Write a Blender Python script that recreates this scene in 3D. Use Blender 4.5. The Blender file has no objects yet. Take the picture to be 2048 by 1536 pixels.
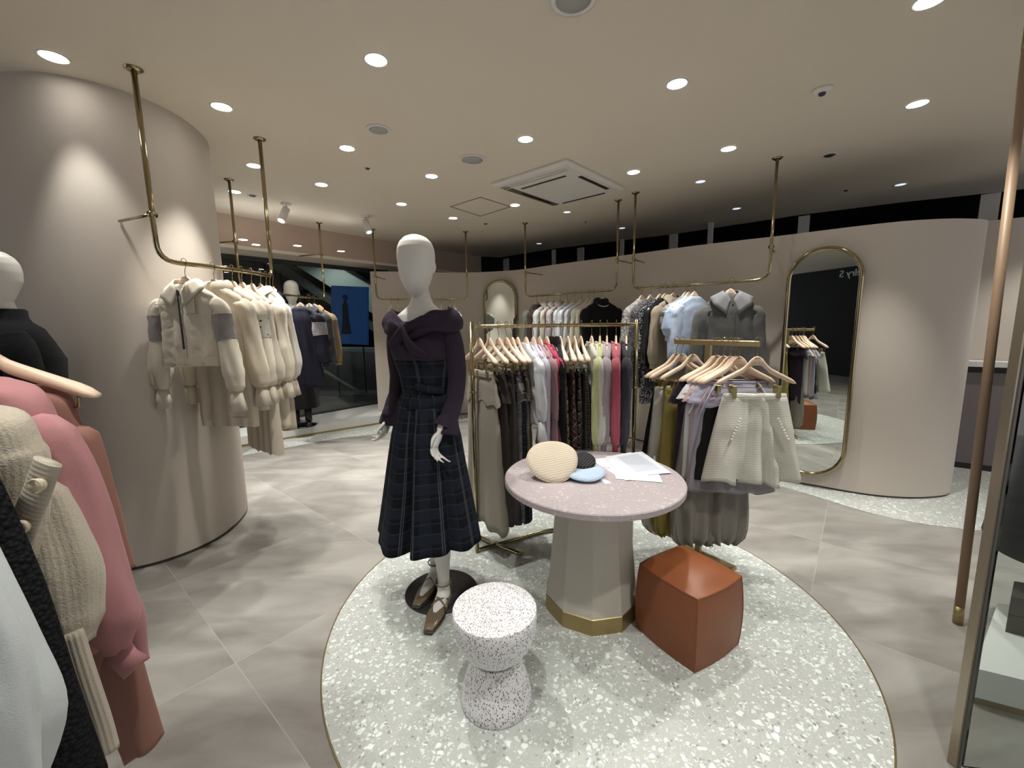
import bpy, math, random
from mathutils import Vector, Matrix, noise
C = bpy.context.scene.collection
SC = bpy.context.scene
PI = math.pi
sin, cos, rad = math.sin, math.cos, math.radians

# ------------------------------------------------------------------ camera
EYE = 1.5; FL = 840.0
_dn = Vector((81, 5880, 840)).normalized()
_up = -_dn
_fw = Vector((0, 0, 1)); _fw = (_fw - _fw.dot(_up) * _up).normalized()
_rt = _fw.cross(_up)
if _rt.x < 0: _rt = -_rt
def ray(px, py):
    c = Vector(((px - 1024) / FL, (py - 768) / FL, 1))
    return Vector((_rt.dot(c), _fw.dot(c), _up.dot(c)))
def U(px, py, y):                      # point of the place seen at a pixel, on the plane Y = y
    d = ray(px, py); return Vector((0, 0, EYE)) + d * (y / d.y)
def G(px, py, z=0.0):                  # the same on the plane Z = z
    d = ray(px, py); return Vector((0, 0, EYE)) + d * ((z - EYE) / d.z)
def PX(p):
    v = Vector(p) - Vector((0, 0, EYE))
    c = _rt * v.x + _fw * v.y + _up * v.z
    return 1024 + FL * c.x / c.z
cam_d = bpy.data.cameras.new('camera'); cam_d.sensor_fit = 'HORIZONTAL'; cam_d.sensor_width = 36
cam_d.lens = FL / 2048 * 36; cam_d.clip_start = 0.02; cam_d.clip_end = 100
cam = bpy.data.objects.new('camera', cam_d); C.objects.link(cam); SC.camera = cam
# camera axes in world: columns right, up, back
cr = Vector((_rt.x, _fw.x, _up.x)); cd = Vector((_rt.y, _fw.y, _up.y)); cf = Vector((_rt.z, _fw.z, _up.z))
m = Matrix((( cr.x, -cd.x, -cf.x, 0), (cr.y, -cd.y, -cf.y, 0), (cr.z, -cd.z, -cf.z, EYE), (0, 0, 0, 1)))
cam.matrix_world = m
SC.view_settings.view_transform = 'Standard'; SC.view_settings.look = 'None'
SC.view_settings.exposure = 0.12; SC.view_settings.gamma = 1.0; SC.view_settings.use_curve_mapping = False
w = bpy.data.worlds.new('world'); SC.world = w; w.use_nodes = True
w.node_tree.nodes['Background'].inputs[0].default_value = (0.93, 0.95, 1.0, 1)
w.node_tree.nodes['Background'].inputs[1].default_value = 0.8
SPOT_W = 98.0
CZ = 2.85                               # ceiling height

# ------------------------------------------------------------------ materials
MC = {}
def new_mat(name):
    m = bpy.data.materials.new(name); m.use_nodes = True
    return m, m.node_tree.nodes, m.node_tree.links, m.node_tree.nodes['Principled BSDF']
def setp(b, **k):
    for a, v in k.items():
        a = a.replace('_', ' ')
        if a in b.inputs:
            b.inputs[a].default_value = v
SPEC = 'Specular IOR Level'
def c4(c): return (c[0], c[1], c[2], 1)
def sc3(c, f): return tuple(min(1, x * f) for x in c)
def simple(name, col, rough=0.5, metal=0.0, **k):
    if name in MC: return MC[name]
    m, n, l, b = new_mat(name); setp(b, Base_Color=c4(col), Roughness=rough, Metallic=metal, **k)
    MC[name] = m; return m
def nd(n, t, **k):
    x = n.new(t)
    for a, v in k.items():
        if a.startswith('i_'):
            x.inputs[a[2:].replace('_', ' ')].default_value = v
        else: setattr(x, a, v)
    return x
def math_(n, l, op, a, b=None, c=None, clamp=False):
    x = n.new('ShaderNodeMath'); x.operation = op; x.use_clamp = clamp
    for i, v in enumerate((a, b, c)):
        if v is None: continue
        if isinstance(v, (int, float)): x.inputs[i].default_value = v
        else: l.new(v, x.inputs[i])
    return x.outputs[0]
def mix_(n, l, f, a, b):
    x = n.new('ShaderNodeMix'); x.data_type = 'RGBA'
    for i, v in ((0, f), (6, a), (7, b)):
        if isinstance(v, tuple): x.inputs[i].default_value = c4(v)
        elif isinstance(v, (int, float)): x.inputs[i].default_value = v
        else: l.new(v, x.inputs[i])
    return x.outputs[2]
def bump_(n, l, b, h, strength=0.3, dist=0.002):
    x = n.new('ShaderNodeBump'); x.inputs['Strength'].default_value = strength; x.inputs['Distance'].default_value = dist
    l.new(h, x.inputs['Height']); l.new(x.outputs[0], b.inputs['Normal'])
def noise_(n, l, vec, scale, detail=3, dist=0.0):
    x = n.new('ShaderNodeTexNoise'); x.inputs['Scale'].default_value = scale; x.inputs['Detail'].default_value = detail
    x.inputs['Distortion'].default_value = dist
    l.new(vec, x.inputs['Vector']); return x.outputs['Fac']
def stripe_(n, l, coord, period, width, phase=0.0):     # 1 inside a stripe
    a = math_(n, l, 'MULTIPLY_ADD', coord, 1.0 / period, 50 + phase)
    f = math_(n, l, 'FRACT', a)
    return math_(n, l, 'LESS_THAN', f, width / period)
def fabric(name, col, kind='plain', col2=None, col3=None, per=0.08, rough=0.85, rot=0.0, hs=1.0):
    if name in MC: return MC[name]
    m, n, l, b = new_mat(name); MC[name] = m
    setp(b, Base_Color=c4(col), Roughness=rough)
    b.inputs[SPEC].default_value = .5 if kind == 'satin' else .12
    tc = n.new('ShaderNodeTexCoord'); uv = tc.outputs['UV']; ob = tc.outputs['Object']
    if name.startswith('beret'): uv = ob
    mp = n.new('ShaderNodeMapping'); mp.inputs['Rotation'].default_value = (0, 0, rot); l.new(uv, mp.inputs[0])
    sp = n.new('ShaderNodeSeparateXYZ'); l.new(mp.outputs[0], sp.inputs[0]); u, v = sp.outputs[0], sp.outputs[1]
    big = noise_(n, l, ob, 9, 3)
    base = mix_(n, l, math_(n, l, 'MULTIPLY', big, 0.6), col, sc3(col, 0.8))
    fine = noise_(n, l, ob, 420, 2)
    crease = noise_(n, l, ob, 14, 4, 0.4)
    if kind in ('knit', 'rib'):
        p = 0.006 if kind == 'knit' else 0.009
        wv = math_(n, l, 'SINE', math_(n, l, 'MULTIPLY', u, 2 * PI / p))
        h = math_(n, l, 'ADD', math_(n, l, 'MULTIPLY', wv, 0.5), fine)
        bump_(n, l, b, h, 0.35 if kind == 'knit' else 0.8, 0.0015)
        setp(b, Sheen_Weight=.02 + .2 * min(1, max(col) * 2), Sheen_Roughness=0.5)
    elif kind == 'fuzzy':
        f2 = noise_(n, l, ob, 150, 5, 0.6)
        base = mix_(n, l, f2, sc3(col, 0.72), sc3(col, 1.15))
        bump_(n, l, b, f2, 0.9, 0.006); setp(b, Sheen_Weight=.05 + .3 * min(1, max(col) * 2), Sheen_Roughness=0.6)
    elif kind == 'mohair':
        f2 = noise_(n, l, ob, 300, 4, .3); f3 = noise_(n, l, ob, 45, 3, .3)
        wv = math_(n, l, 'SINE', math_(n, l, 'MULTIPLY', u, 2 * PI / .011))
        base = mix_(n, l, f2, sc3(col, .75), sc3(col, 1.15))
        bump_(n, l, b, math_(n, l, 'ADD', math_(n, l, 'ADD', f2, math_(n, l, 'MULTIPLY', f3, 1.5)), math_(n, l, 'MULTIPLY', wv, .15)), .7, .0025); setp(b, Sheen_Weight=.35, Sheen_Roughness=.5)
    elif kind == 'boucle':
        vo = n.new('ShaderNodeTexVoronoi'); vo.inputs['Scale'].default_value = 110; l.new(ob, vo.inputs['Vector'])
        base = mix_(n, l, vo.outputs['Distance'], sc3(col, 1.5), sc3(col, 0.5))
        bump_(n, l, b, math_(n, l, 'SUBTRACT', 1, vo.outputs['Distance']), 1.0, 0.008)
    elif kind == 'velvet':
        bump_(n, l, b, crease, 0.3, 0.004); setp(b, Sheen_Weight=.1 + .6 * min(1, max(col) * 3), Sheen_Roughness=0.35, Roughness=0.6)
        b.inputs['Sheen Tint'].default_value = c4(sc3(col, 1.6))
    elif kind == 'satin':
        bump_(n, l, b, crease, 0.45, 0.01); setp(b, Roughness=0.32)
    elif kind == 'plaid':
        s1 = stripe_(n, l, u, per, per * .42); s2 = stripe_(n, l, v, per, per * .42)
        base = mix_(n, l, math_(n, l, 'MULTIPLY', s1, 0.6), base, col2)
        base = mix_(n, l, math_(n, l, 'MULTIPLY', s2, 0.6), base, col2)
        t = max(0.0022, per * .035)
        for cc, ph, st_ in ((u, .2, .7), (u, .27, .7), (v, .2, .7 * hs), (v, .62, .7 * hs)):
            base = mix_(n, l, math_(n, l, 'MULTIPLY', stripe_(n, l, cc, per, t, ph), st_), base, col3 or col2)
        bump_(n, l, b, math_(n, l, 'ADD', fine, crease), 0.25, 0.003)
    elif kind == 'tweed':
        a = noise_(n, l, ob, 40, 3)
        vv = math_(n, l, 'ADD', v, math_(n, l, 'MULTIPLY', a, 0.007)); u = math_(n, l, 'ADD', u, math_(n, l, 'MULTIPLY', noise_(n, l, ob, 33, 3), 0.006))
        s1 = stripe_(n, l, vv, 0.013, 0.004); s2 = stripe_(n, l, u, 0.009, 0.003)
        n2 = noise_(n, l, ob, 230, 3)
        base = mix_(n, l, math_(n, l, 'MULTIPLY', s1, n2), base, col2 or sc3(col, 0.6))
        base = mix_(n, l, math_(n, l, 'MULTIPLY', s2, math_(n, l, 'MULTIPLY', n2, .4)), base, col3 or sc3(col, 1.2))
        bump_(n, l, b, math_(n, l, 'ADD', n2, s1), 0.6, 0.002)
    elif kind == 'lace':
        vo = n.new('ShaderNodeTexVoronoi'); vo.inputs['Scale'].default_value = 38; vo.feature = 'DISTANCE_TO_EDGE'; l.new(ob, vo.inputs['Vector'])
        nn = noise_(n, l, ob, 26, 4, 1.5)
        f = math_(n, l, 'GREATER_THAN', math_(n, l, 'ADD', nn, math_(n, l, 'MULTIPLY', vo.outputs['Distance'], 0.8)), 0.62)
        base = mix_(n, l, f, base, col2); bump_(n, l, b, f, 0.5, 0.002)
    elif kind == 'stripes':
        base = mix_(n, l, stripe_(n, l, u, per, per * .5), base, col2)
    elif kind == 'dots':
        vo = n.new('ShaderNodeTexVoronoi'); vo.inputs['Scale'].default_value = 30; l.new(ob, vo.inputs['Vector'])
        base = mix_(n, l, math_(n, l, 'LESS_THAN', vo.outputs['Distance'], 0.22), base, col2)
        bump_(n, l, b, fine, 0.2, 0.002)
    else:
        bump_(n, l, b, math_(n, l, 'ADD', math_(n, l, 'MULTIPLY', fine, .25), crease), 0.35, 0.006)
        setp(b, Sheen_Weight=0.1)
    l.new(base, b.inputs['Base Color'])
    return m
brass = simple('brass', (0.36, 0.30, 0.175), 0.13, 1.0)
brass_flat = simple('brushed_brass', (0.38, 0.295, 0.14), 0.36, 0.85)
white_paint = simple('white_paint', (0.72, 0.70, 0.66), 0.5)
black_metal = simple('black_metal', (0.012, 0.01, 0.013), 0.45, 0.0)
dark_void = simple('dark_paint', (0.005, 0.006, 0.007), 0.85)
manneq_m = simple('mannequin_lacquer', (0.74, 0.72, 0.67), 0.42)
def mk_wood():
    m, n, l, b = new_mat('pale_wood'); tc = n.new('ShaderNodeTexCoord')
    mp = n.new('ShaderNodeMapping'); mp.inputs['Scale'].default_value = (6, 60, 60); l.new(tc.outputs['Object'], mp.inputs[0])
    f = noise_(n, l, mp.outputs[0], 3, 4, .5)
    l.new(mix_(n, l, f, (0.74, 0.53, 0.38), (0.86, 0.68, 0.52)), b.inputs['Base Color']); setp(b, Roughness=0.45); return m
wood = mk_wood()
def mk_wall(name, a, bb, rough=0.75):
    m, n, l, b = new_mat(name); tc = n.new('ShaderNodeTexCoord')
    f = noise_(n, l, tc.outputs['Object'], 1.3, 3); g = noise_(n, l, tc.outputs['Object'], 180, 3)
    l.new(mix_(n, l, f, a, bb), b.inputs['Base Color']); setp(b, Roughness=rough)
    bump_(n, l, b, g, 0.12, 0.002); return m
wall_m = mk_wall('taupe_wall_covering', (0.53, 0.472, 0.408), (0.545, 0.485, 0.42))
pink_m = mk_wall('dusty_pink_paint', (0.50, 0.385, 0.31), (0.52, 0.40, 0.33))
ceil_m = mk_wall('ceiling_paint', (0.76, 0.685, 0.575), (0.77, 0.695, 0.585), 0.7)
def mk_floor():
    m, n, l, b = new_mat('stone_look_tile'); tc = n.new('ShaderNodeTexCoord'); ob = tc.outputs['Object']
    mp = n.new('ShaderNodeMapping'); mp.vector_type = 'TEXTURE'; mp.inputs['Rotation'].default_value = (0, 0, rad(50.3)); l.new(ob, mp.inputs[0])
    sp = n.new('ShaderNodeSeparateXYZ'); l.new(mp.outputs[0], sp.inputs[0])
    a = math_(n, l, 'MULTIPLY_ADD', sp.outputs[0], 1 / .965, 20 - .52); c = math_(n, l, 'MULTIPLY_ADD', sp.outputs[1], 1 / .98, 20 - .105)
    fa, fc = math_(n, l, 'FRACT', a), math_(n, l, 'FRACT', c)
    ga = math_(n, l, 'LESS_THAN', math_(n, l, 'ABSOLUTE', math_(n, l, 'SUBTRACT', fa, .5)), 0.4978)
    gc = math_(n, l, 'LESS_THAN', math_(n, l, 'ABSOLUTE', math_(n, l, 'SUBTRACT', fc, .5)), 0.4978)
    tile = math_(n, l, 'MULTIPLY', ga, gc)
    cb = n.new('ShaderNodeCombineXYZ'); l.new(math_(n, l, 'FLOOR', a), cb.inputs[0]); l.new(math_(n, l, 'FLOOR', c), cb.inputs[1])
    wn = n.new('ShaderNodeTexWhiteNoise'); l.new(cb.outputs[0], wn.inputs['Vector'])
    off = n.new('ShaderNodeVectorMath'); off.operation = 'MULTIPLY_ADD'; l.new(wn.outputs['Color'], off.inputs[0]); off.inputs[1].default_value = (7, 7, 7); l.new(ob, off.inputs[2])
    mp2 = n.new('ShaderNodeMapping'); mp2.inputs['Rotation'].default_value = (0, 0, rad(-25)); mp2.inputs['Scale'].default_value = (.55, 1.5, 1); l.new(off.outputs[0], mp2.inputs[0])
    f1 = noise_(n, l, mp2.outputs[0], 3.2, 7, .5); f2 = noise_(n, l, off.outputs[0], 14, 5, .3)
    f = math_(n, l, 'MULTIPLY_ADD', math_(n, l, 'SUBTRACT', f1, .35), 2.6, 0, True)
    col = mix_(n, l, f, (0.185, 0.172, 0.152), (0.375, 0.362, 0.332))
    col = mix_(n, l, math_(n, l, 'MULTIPLY', f2, .35), col, (0.29, 0.265, 0.24))
    col = mix_(n, l, math_(n, l, 'MULTIPLY', wn.outputs['Value'], .16), col, (0.2, 0.18, 0.16))
    col = mix_(n, l, tile, (0.33, 0.315, 0.29), col)
    l.new(col, b.inputs['Base Color']); setp(b, Roughness=0.42); b.inputs['Specular IOR Level'].default_value = 0.35
    bump_(n, l, b, tile, 0.2, 0.001); return m
def mk_terrazzo(name, base, chips, s=1.0, dens=.5, rough=.4):
    m, n, l, b = new_mat(name); tc = n.new('ShaderNodeTexCoord'); ob = tc.outputs['Object']
    dn = n.new('ShaderNodeTexNoise'); dn.inputs['Scale'].default_value = 30 * s; l.new(ob, dn.inputs['Vector'])
    vm = n.new('ShaderNodeVectorMath'); vm.operation = 'MULTIPLY_ADD'; l.new(dn.outputs['Color'], vm.inputs[0]); vm.inputs[1].default_value = (.018 / s,) * 3; l.new(ob, vm.inputs[2])
    col = base
    for sc, thr, cc, rnd in ((150, .12, chips[0], dens), (78, .10, chips[1], dens * .8), (46, .10, chips[2], dens * .62), (30, .09, chips[3], dens * .33), (64, .12, chips[4], dens * .3)):
        outs = []
        va = n.new('ShaderNodeTexVoronoi'); va.inputs['Scale'].default_value = sc * s; l.new(vm.outputs[0], va.inputs['Vector'])
        ve = n.new('ShaderNodeTexVoronoi'); ve.feature = 'DISTANCE_TO_EDGE'; ve.inputs['Scale'].default_value = sc * s; l.new(vm.outputs[0], ve.inputs['Vector'])
        se = n.new('ShaderNodeSeparateColor'); l.new(va.outputs['Color'], se.inputs[0])
        f = math_(n, l, 'MULTIPLY', math_(n, l, 'LESS_THAN', se.outputs[0], rnd), math_(n, l, 'GREATER_THAN', ve.outputs['Distance'], math_(n, l, 'MULTIPLY_ADD', se.outputs[1], .16, thr)))
        tint = mix_(n, l, se.outputs[2], cc, sc3(cc, .78))
        col = mix_(n, l, f, col, tint)
    l.new(col, b.inputs['Base Color']); setp(b, Roughness=rough); return m
floor_m = mk_floor()
terr_m = mk_terrazzo('grey_terrazzo', (0.44, 0.46, 0.425), ((.54, .56, .53), (.62, .645, .61), (.78, .83, .79), (.78, .84, .80), (.34, .35, .325)), 1.2, .52)
table_m = mk_terrazzo('pink_terrazzo', (0.40, 0.345, 0.355), ((.43, .375, .385), (.45, .39, .40), (.52, .47, .465), (.60, .55, .53), (.36, .31, .325)), 1.6, .35, .35)
def mk_speckle():
    m, n, l, b = new_mat('speckled_white_composite'); tc = n.new('ShaderNodeTexCoord'); ob = tc.outputs['Object']
    dn = n.new('ShaderNodeTexNoise'); dn.inputs['Scale'].default_value = 55; l.new(ob, dn.inputs['Vector'])
    vm = n.new('ShaderNodeVectorMath'); vm.operation = 'MULTIPLY_ADD'; l.new(dn.outputs['Color'], vm.inputs[0]); vm.inputs[1].default_value = (.012,) * 3; l.new(ob, vm.inputs[2])
    col = (0.76, 0.745, 0.75)
    for sc, cc, r in ((150, (.05, .035, .035), .36), (120, (.30, .20, .18), .24), (210, (.2, .2, .23), .28)):
        mp = n.new('ShaderNodeMapping'); mp.inputs['Scale'].default_value = (1.5, 1, .62); mp.inputs['Rotation'].default_value = (sc, .5, .4); l.new(vm.outputs[0], mp.inputs[0])
        va = n.new('ShaderNodeTexVoronoi'); va.inputs['Scale'].default_value = sc; l.new(mp.outputs[0], va.inputs['Vector'])
        se = n.new('ShaderNodeSeparateColor'); l.new(va.outputs['Color'], se.inputs[0])
        f = math_(n, l, 'MULTIPLY', math_(n, l, 'LESS_THAN', se.outputs[0], r), math_(n, l, 'LESS_THAN', va.outputs['Distance'], .37))
        col = mix_(n, l, f, col, cc)
    l.new(col, b.inputs['Base Color']); setp(b, Roughness=.5); return m
speckle_m = mk_speckle()
def emit(name, col, s):
    if name in MC: return MC[name]
    m, n, l, b = new_mat(name); setp(b, Base_Color=c4(col), Roughness=.5)
    b.inputs['Emission Color'].default_value = c4(col); b.inputs['Emission Strength'].default_value = s; MC[name] = m; return m

# ------------------------------------------------------------------ mesh helpers
def link(name, V, F, mat, parent=None, UVs=None, smooth=True):
    me = bpy.data.meshes.new(name); me.from_pydata([tuple(v) for v in V], [], F)
    if UVs:
        uvl = me.uv_layers.new(name='UVMap'); i = 0
        flat = [c for f in UVs for uvp in f for c in uvp]
        uvl.data.foreach_set('uv', flat)
    if smooth:
        me.polygons.foreach_set('use_smooth', [True] * len(me.polygons))
    me.materials.append(mat); me.update()
    o = bpy.data.objects.new(name, me); C.objects.link(o)
    if parent is not None: o.parent = parent
    return o
def join(*parts):
    V, F, T = [], [], []
    for p in parts:
        k = len(V); V += list(p[0]); F += [tuple(i + k for i in f) for f in p[1]]
        T += p[2] if len(p) > 2 and p[2] else [[(0, 0)] * len(f) for f in p[1]]
    return V, F, T
def loft(rings, cap=(False, False), closed=True):
    V, F, T = [], [], []
    n = len(rings[0]); R = len(rings)
    for r in rings: V += [Vector(p) for p in r]
    vd = [0.0]
    for k in range(1, R):
        vd.append(vd[-1] + sum((Vector(rings[k][i]) - Vector(rings[k - 1][i])).length for i in range(0, n, max(1, n // 8))) / len(range(0, n, max(1, n // 8))))
    mid = rings[R // 2]; ud = [0.0]
    for i in range(n): ud.append(ud[-1] + (Vector(mid[(i + 1) % n]) - Vector(mid[i])).length)
    m = n if closed else n - 1
    for k in range(R - 1):
        for i in range(m):
            j = (i + 1) % n
            F.append((k * n + i, k * n + j, (k + 1) * n + j, (k + 1) * n + i))
            T.append([(ud[i], -vd[k]), (ud[i + 1], -vd[k]), (ud[i + 1], -vd[k + 1]), (ud[i], -vd[k + 1])])
    if cap[0]: F.append(tuple(reversed(range(n)))); T.append([(0, 0)] * n)
    if cap[1]: F.append(tuple(range((R - 1) * n, R * n))); T.append([(0, 0)] * n)
    return V, F, T
def tube(pts, rad_, n=12, ratio=1.0, ref=None, cap=True, fold=None):
    # rad_ : number, or function of t in 0..1, or list; ratio: second axis / first; fold(t, angle) -> factor
    P = [Vector(p) for p in pts]; rings = []
    if ref is None: ref = Vector((0, 0, 1)) if abs((P[-1] - P[0]).normalized().z) < .9 else Vector((0, 1, 0))
    ref = Vector(ref)
    L = [0.0]
    for i in range(1, len(P)): L.append(L[-1] + (P[i] - P[i - 1]).length)
    prev = None
    for i, p in enumerate(P):
        t = L[i] / L[-1]
        d = ((P[min(i + 1, len(P) - 1)] - P[i]).normalized() + (P[i] - P[max(i - 1, 0)]).normalized())
        d = d.normalized() if d.length > 1e-6 else Vector((0, 0, 1))
        a = ref if prev is None else prev
        a = (a - a.dot(d) * d)
        a = a.normalized() if a.length > 1e-5 else Vector((1, 0, 0))
        prev = a; b = d.cross(a)
        r = rad_(t) if callable(rad_) else (rad_[i] if isinstance(rad_, (list, tuple)) else rad_)
        ra = ratio(t) if callable(ratio) else ratio
        ring = []
        for k in range(n):
            th = 2 * PI * k / n; f = fold(t, th) if fold else 1.0
            ring.append(p + (a * cos(th) + b * sin(th) * ra) * r * f)
        rings.append(ring)
    return loft(rings, (cap, cap))
def box(c, s, rz=0.0, bev=0.0):
    x, y, z = s[0] / 2, s[1] / 2, s[2] / 2
    if bev <= 0:
        V = [Vector((sx * x, sy * y, sz * z)) for sz in (-1, 1) for sy in (-1, 1) for sx in (-1, 1)]
        F = [(0, 2, 3, 1), (4, 5, 7, 6), (0, 1, 5, 4), (2, 6, 7, 3), (0, 4, 6, 2), (1, 3, 7, 5)]
    else:
        def rr(hx, hy, z_): return [Vector((sx * hx + (ax * bev), sy * hy + (ay * bev), z_)) for sx, sy, ax, ay in ((-1, -1, 1, 0), (1, -1, -1, 0), (1, -1, 0, 1), (1, 1, 0, -1), (1, 1, -1, 0), (-1, 1, 1, 0), (-1, 1, 0, -1), (-1, -1, 0, 1))]
        rs = [rr(x - bev, y - bev, -z), rr(x, y, -z + bev), rr(x, y, z - bev), rr(x - bev, y - bev, z)]
        V, F, _ = loft(rs, (True, True))
    M = Matrix.Rotation(rz, 3, 'Z')
    return [M @ v + Vector(c) for v in V], F, None
def lathe(prof, n=48, c=(0, 0, 0), cap=None):
    if cap is None: cap = (prof[0][0] < .01, prof[-1][0] < .01)
    if not cap[0] and not cap[1]: prof = list(prof) + [prof[0]]
    return loft([[Vector((c[0] + r * cos(2 * PI * k / n), c[1] + r * sin(2 * PI * k / n), c[2] + z)) for k in range(n)] for r, z in prof], cap)
def extrude(poly, z0, z1):
    n = len(poly)
    V = [Vector((p[0], p[1], z0)) for p in poly] + [Vector((p[0], p[1], z1)) for p in poly]
    F = [tuple(reversed(range(n))), tuple(range(n, 2 * n))] + [(i, (i + 1) % n, n + (i + 1) % n, n + i) for i in range(n)]
    return V, F, None
def xf(part, M):
    return ([M @ Vector(v) for v in part[0]],) + tuple(part[1:])
def spl(pts, k=8):                      # Catmull-Rom through the points
    P = [Vector(p) for p in pts]; out = []
    for i in range(len(P) - 1):
        a = P[max(i - 1, 0)]; b = P[i]; c = P[i + 1]; d = P[min(i + 2, len(P) - 1)]
        for j in range(k):
            t = j / k
            out.append(.5 * ((2 * b) + (c - a) * t + (2 * a - 5 * b + 4 * c - d) * t * t + (3 * b - a - 3 * c + d) * t ** 3))
    out.append(P[-1]); return out
def ip(tab, t):                         # smooth table interpolation
    if t <= tab[0][0]: return tab[0][1]
    for (a, x), (b, y) in zip(tab, tab[1:]):
        if t <= b:
            s = (t - a) / (b - a); s = s * s * (3 - 2 * s); return x + (y - x) * s
    return tab[-1][1]
def E(name, label, cat, loc=(0, 0, 0), rz=0.0, group=None):
    o = bpy.data.objects.new(name, None); C.objects.link(o); o.empty_display_size = .05
    o.location = loc; o.rotation_euler = (0, 0, rz); o['label'] = label; o['category'] = cat
    if group: o['group'] = group
    return o
def tag(o, label, cat, group=None):
    o['label'] = label; o['category'] = cat
    if group: o['group'] = group
    return o
def obj(name, part, mat, parent=None, smooth=True):
    return link(name, part[0], part[1], mat, parent, part[2] if len(part) > 2 else None, smooth)
def struct(name, part, mat, smooth=False):
    o = obj(name, part, mat, None, smooth); o['kind'] = 'structure'; return o
def dup(root, loc, rz, label, group=None):
    r = root.copy(); C.objects.link(r); r.location = loc; r.rotation_euler = (0, 0, rz); r['label'] = label
    if group: r['group'] = group
    for ch in list(root.children):
        c = ch.copy(); C.objects.link(c); c.parent = r
        for g in ch.children:
            d = g.copy(); C.objects.link(d); d.parent = c
    return r

# ------------------------------------------------------------------ the setting
struct('floor', extrude([(-7, -4), (8, -4), (8, 9), (-7, 9)], -.1, 0), floor_m)
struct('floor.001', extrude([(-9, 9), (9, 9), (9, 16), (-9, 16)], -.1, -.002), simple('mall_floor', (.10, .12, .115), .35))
n_ = 128
disc = [(.345 + 1.275 * cos(2 * PI * k / n_), 2.09 + 1.275 * sin(2 * PI * k / n_)) for k in range(n_)]
ci = struct('floor_inlay', extrude(disc, .0005, .003), terr_m)
tr = obj('brass_trim', loft([[(.345 + r * cos(2 * PI * k / n_), 2.09 + r * sin(2 * PI * k / n_), z) for k in range(n_)] for r, z in ((1.273, .001), (1.273, .0045), (1.279, .0045), (1.279, .001))]), brass_flat, ci)
# partition wall (plan from its top edge)
wt = [(740, 543), (780, 543), (830, 544), (938, 545), (1031, 540), (1111, 529), (1200, 517), (1274, 507), (1400, 490), (1539, 474), (1604, 466), (1700, 454), (1800, 443), (1874, 438), (1930, 437), (1974, 440)]
def wall_h(px): return 2.33 if px < 1274 else 2.33 - .08 * min(1, (px - 1274) / 330)
wp = [G(a, b, wall_h(a)) for a, b in wt]
wp += [Vector((3.90, 3.60, 2.25)), Vector((3.86, 3.74, 2.25)), Vector((3.70, 3.84, 2.25))]
wf = spl(wp, 5)
front = [Vector((p.x, p.y, p.z)) for p in wf]
back = []
for i, p in enumerate(front):
    d = (front[min(i + 1, len(front) - 1)] - front[max(i - 1, 0)]); d.z = 0; d.normalize()
    nn = Vector((-d.y, d.x, 0)); k = .26 * min(1, (len(front) - 1 - i) / 14.0) ** .8 if i > len(front) - 15 else .26
    back.append(p + nn * max(.02, k) if nn.y > 0 or i > len(front) - 15 else p + nn * .26)
rings = []
for f_, b_ in zip(front, back):
    rings.append([(f_.x, f_.y, .02), (f_.x, f_.y, f_.z), (b_.x, b_.y, f_.z), (b_.x, b_.y, .02)])
part = loft(rings, (True, True))
wall_back = struct('wall_back', part, wall_m, False)
md = wall_back.modifiers.new('es', 'EDGE_SPLIT'); md.split_angle = rad(40)
wall_back.data.polygons.foreach_set('use_smooth', [True] * len(wall_back.data.polygons))
struct('baseboard_back', loft([[(f.x, f.y + .006, 0), (f.x, f.y + .006, .022), (b.x, b.y - .006, .022), (b.x, b.y - .006, 0)] for f, b in zip(front, back)], (True, True)), simple('dark_skirting', (.05, .035, .03), .4))
# terrazzo border in front of the partition
bf = spl([G(480, 912), G(590, 893), G(670, 878), G(760, 867)] + [p + Vector((0, -.42, 0)) - Vector((0, 0, p.z)) for p in wp[3:9]] + [G(1580, 978), G(1700, 1015), G(1800, 1040), G(1900, 1055), G(1985, 1060), Vector((4.2, 2.95, 0)), Vector((5.4, 3.6, 0))], 6)
bb_ = [(6.2, 4.6), (5.2, 5.2), (3.95, 4.3), (3.1, 4.0), (2.4, 4.6), (1.0, 6.2), (-.6, 7.3), (-2.2, 7.6), (-2.35, 6.6), (-3.3, 5.4)]
struct('floor_border', extrude([(p.x, p.y) for p in bf] + bb_, .0005, .003), terr_m)
# big curved column wall at the left
cp = spl([(-4.4, 2.47, 0), (-3.4, 2.45, 0), (-2.85, 2.43, 0), (-2.55, 2.42, 0), (-2.40, 2.45, 0), (-2.26, 2.545, 0), (-2.155, 2.70, 0), (-2.115, 2.89, 0), (-2.135, 3.09, 0), (-2.21, 3.31, 0), (-2.37, 3.52, 0), (-2.65, 3.66, 0), (-3.1, 3.7, 0), (-4.4, 3.72, 0)], 6)
struct('wall_left', extrude([(p.x, p.y) for p in cp], .02, CZ), wall_m)
bpy.data.objects['wall_left'].data.polygons.foreach_set('use_smooth', [True] * len(bpy.data.objects['wall_left'].data.polygons))
bpy.data.objects['wall_left'].modifiers.new('es', 'EDGE_SPLIT').split_angle = rad(40)
struct('baseboard_left', extrude([(p.x, p.y + (.004 if p.y < 3 else -.004)) for p in cp], 0, .024), MC['dark_skirting'])
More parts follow.
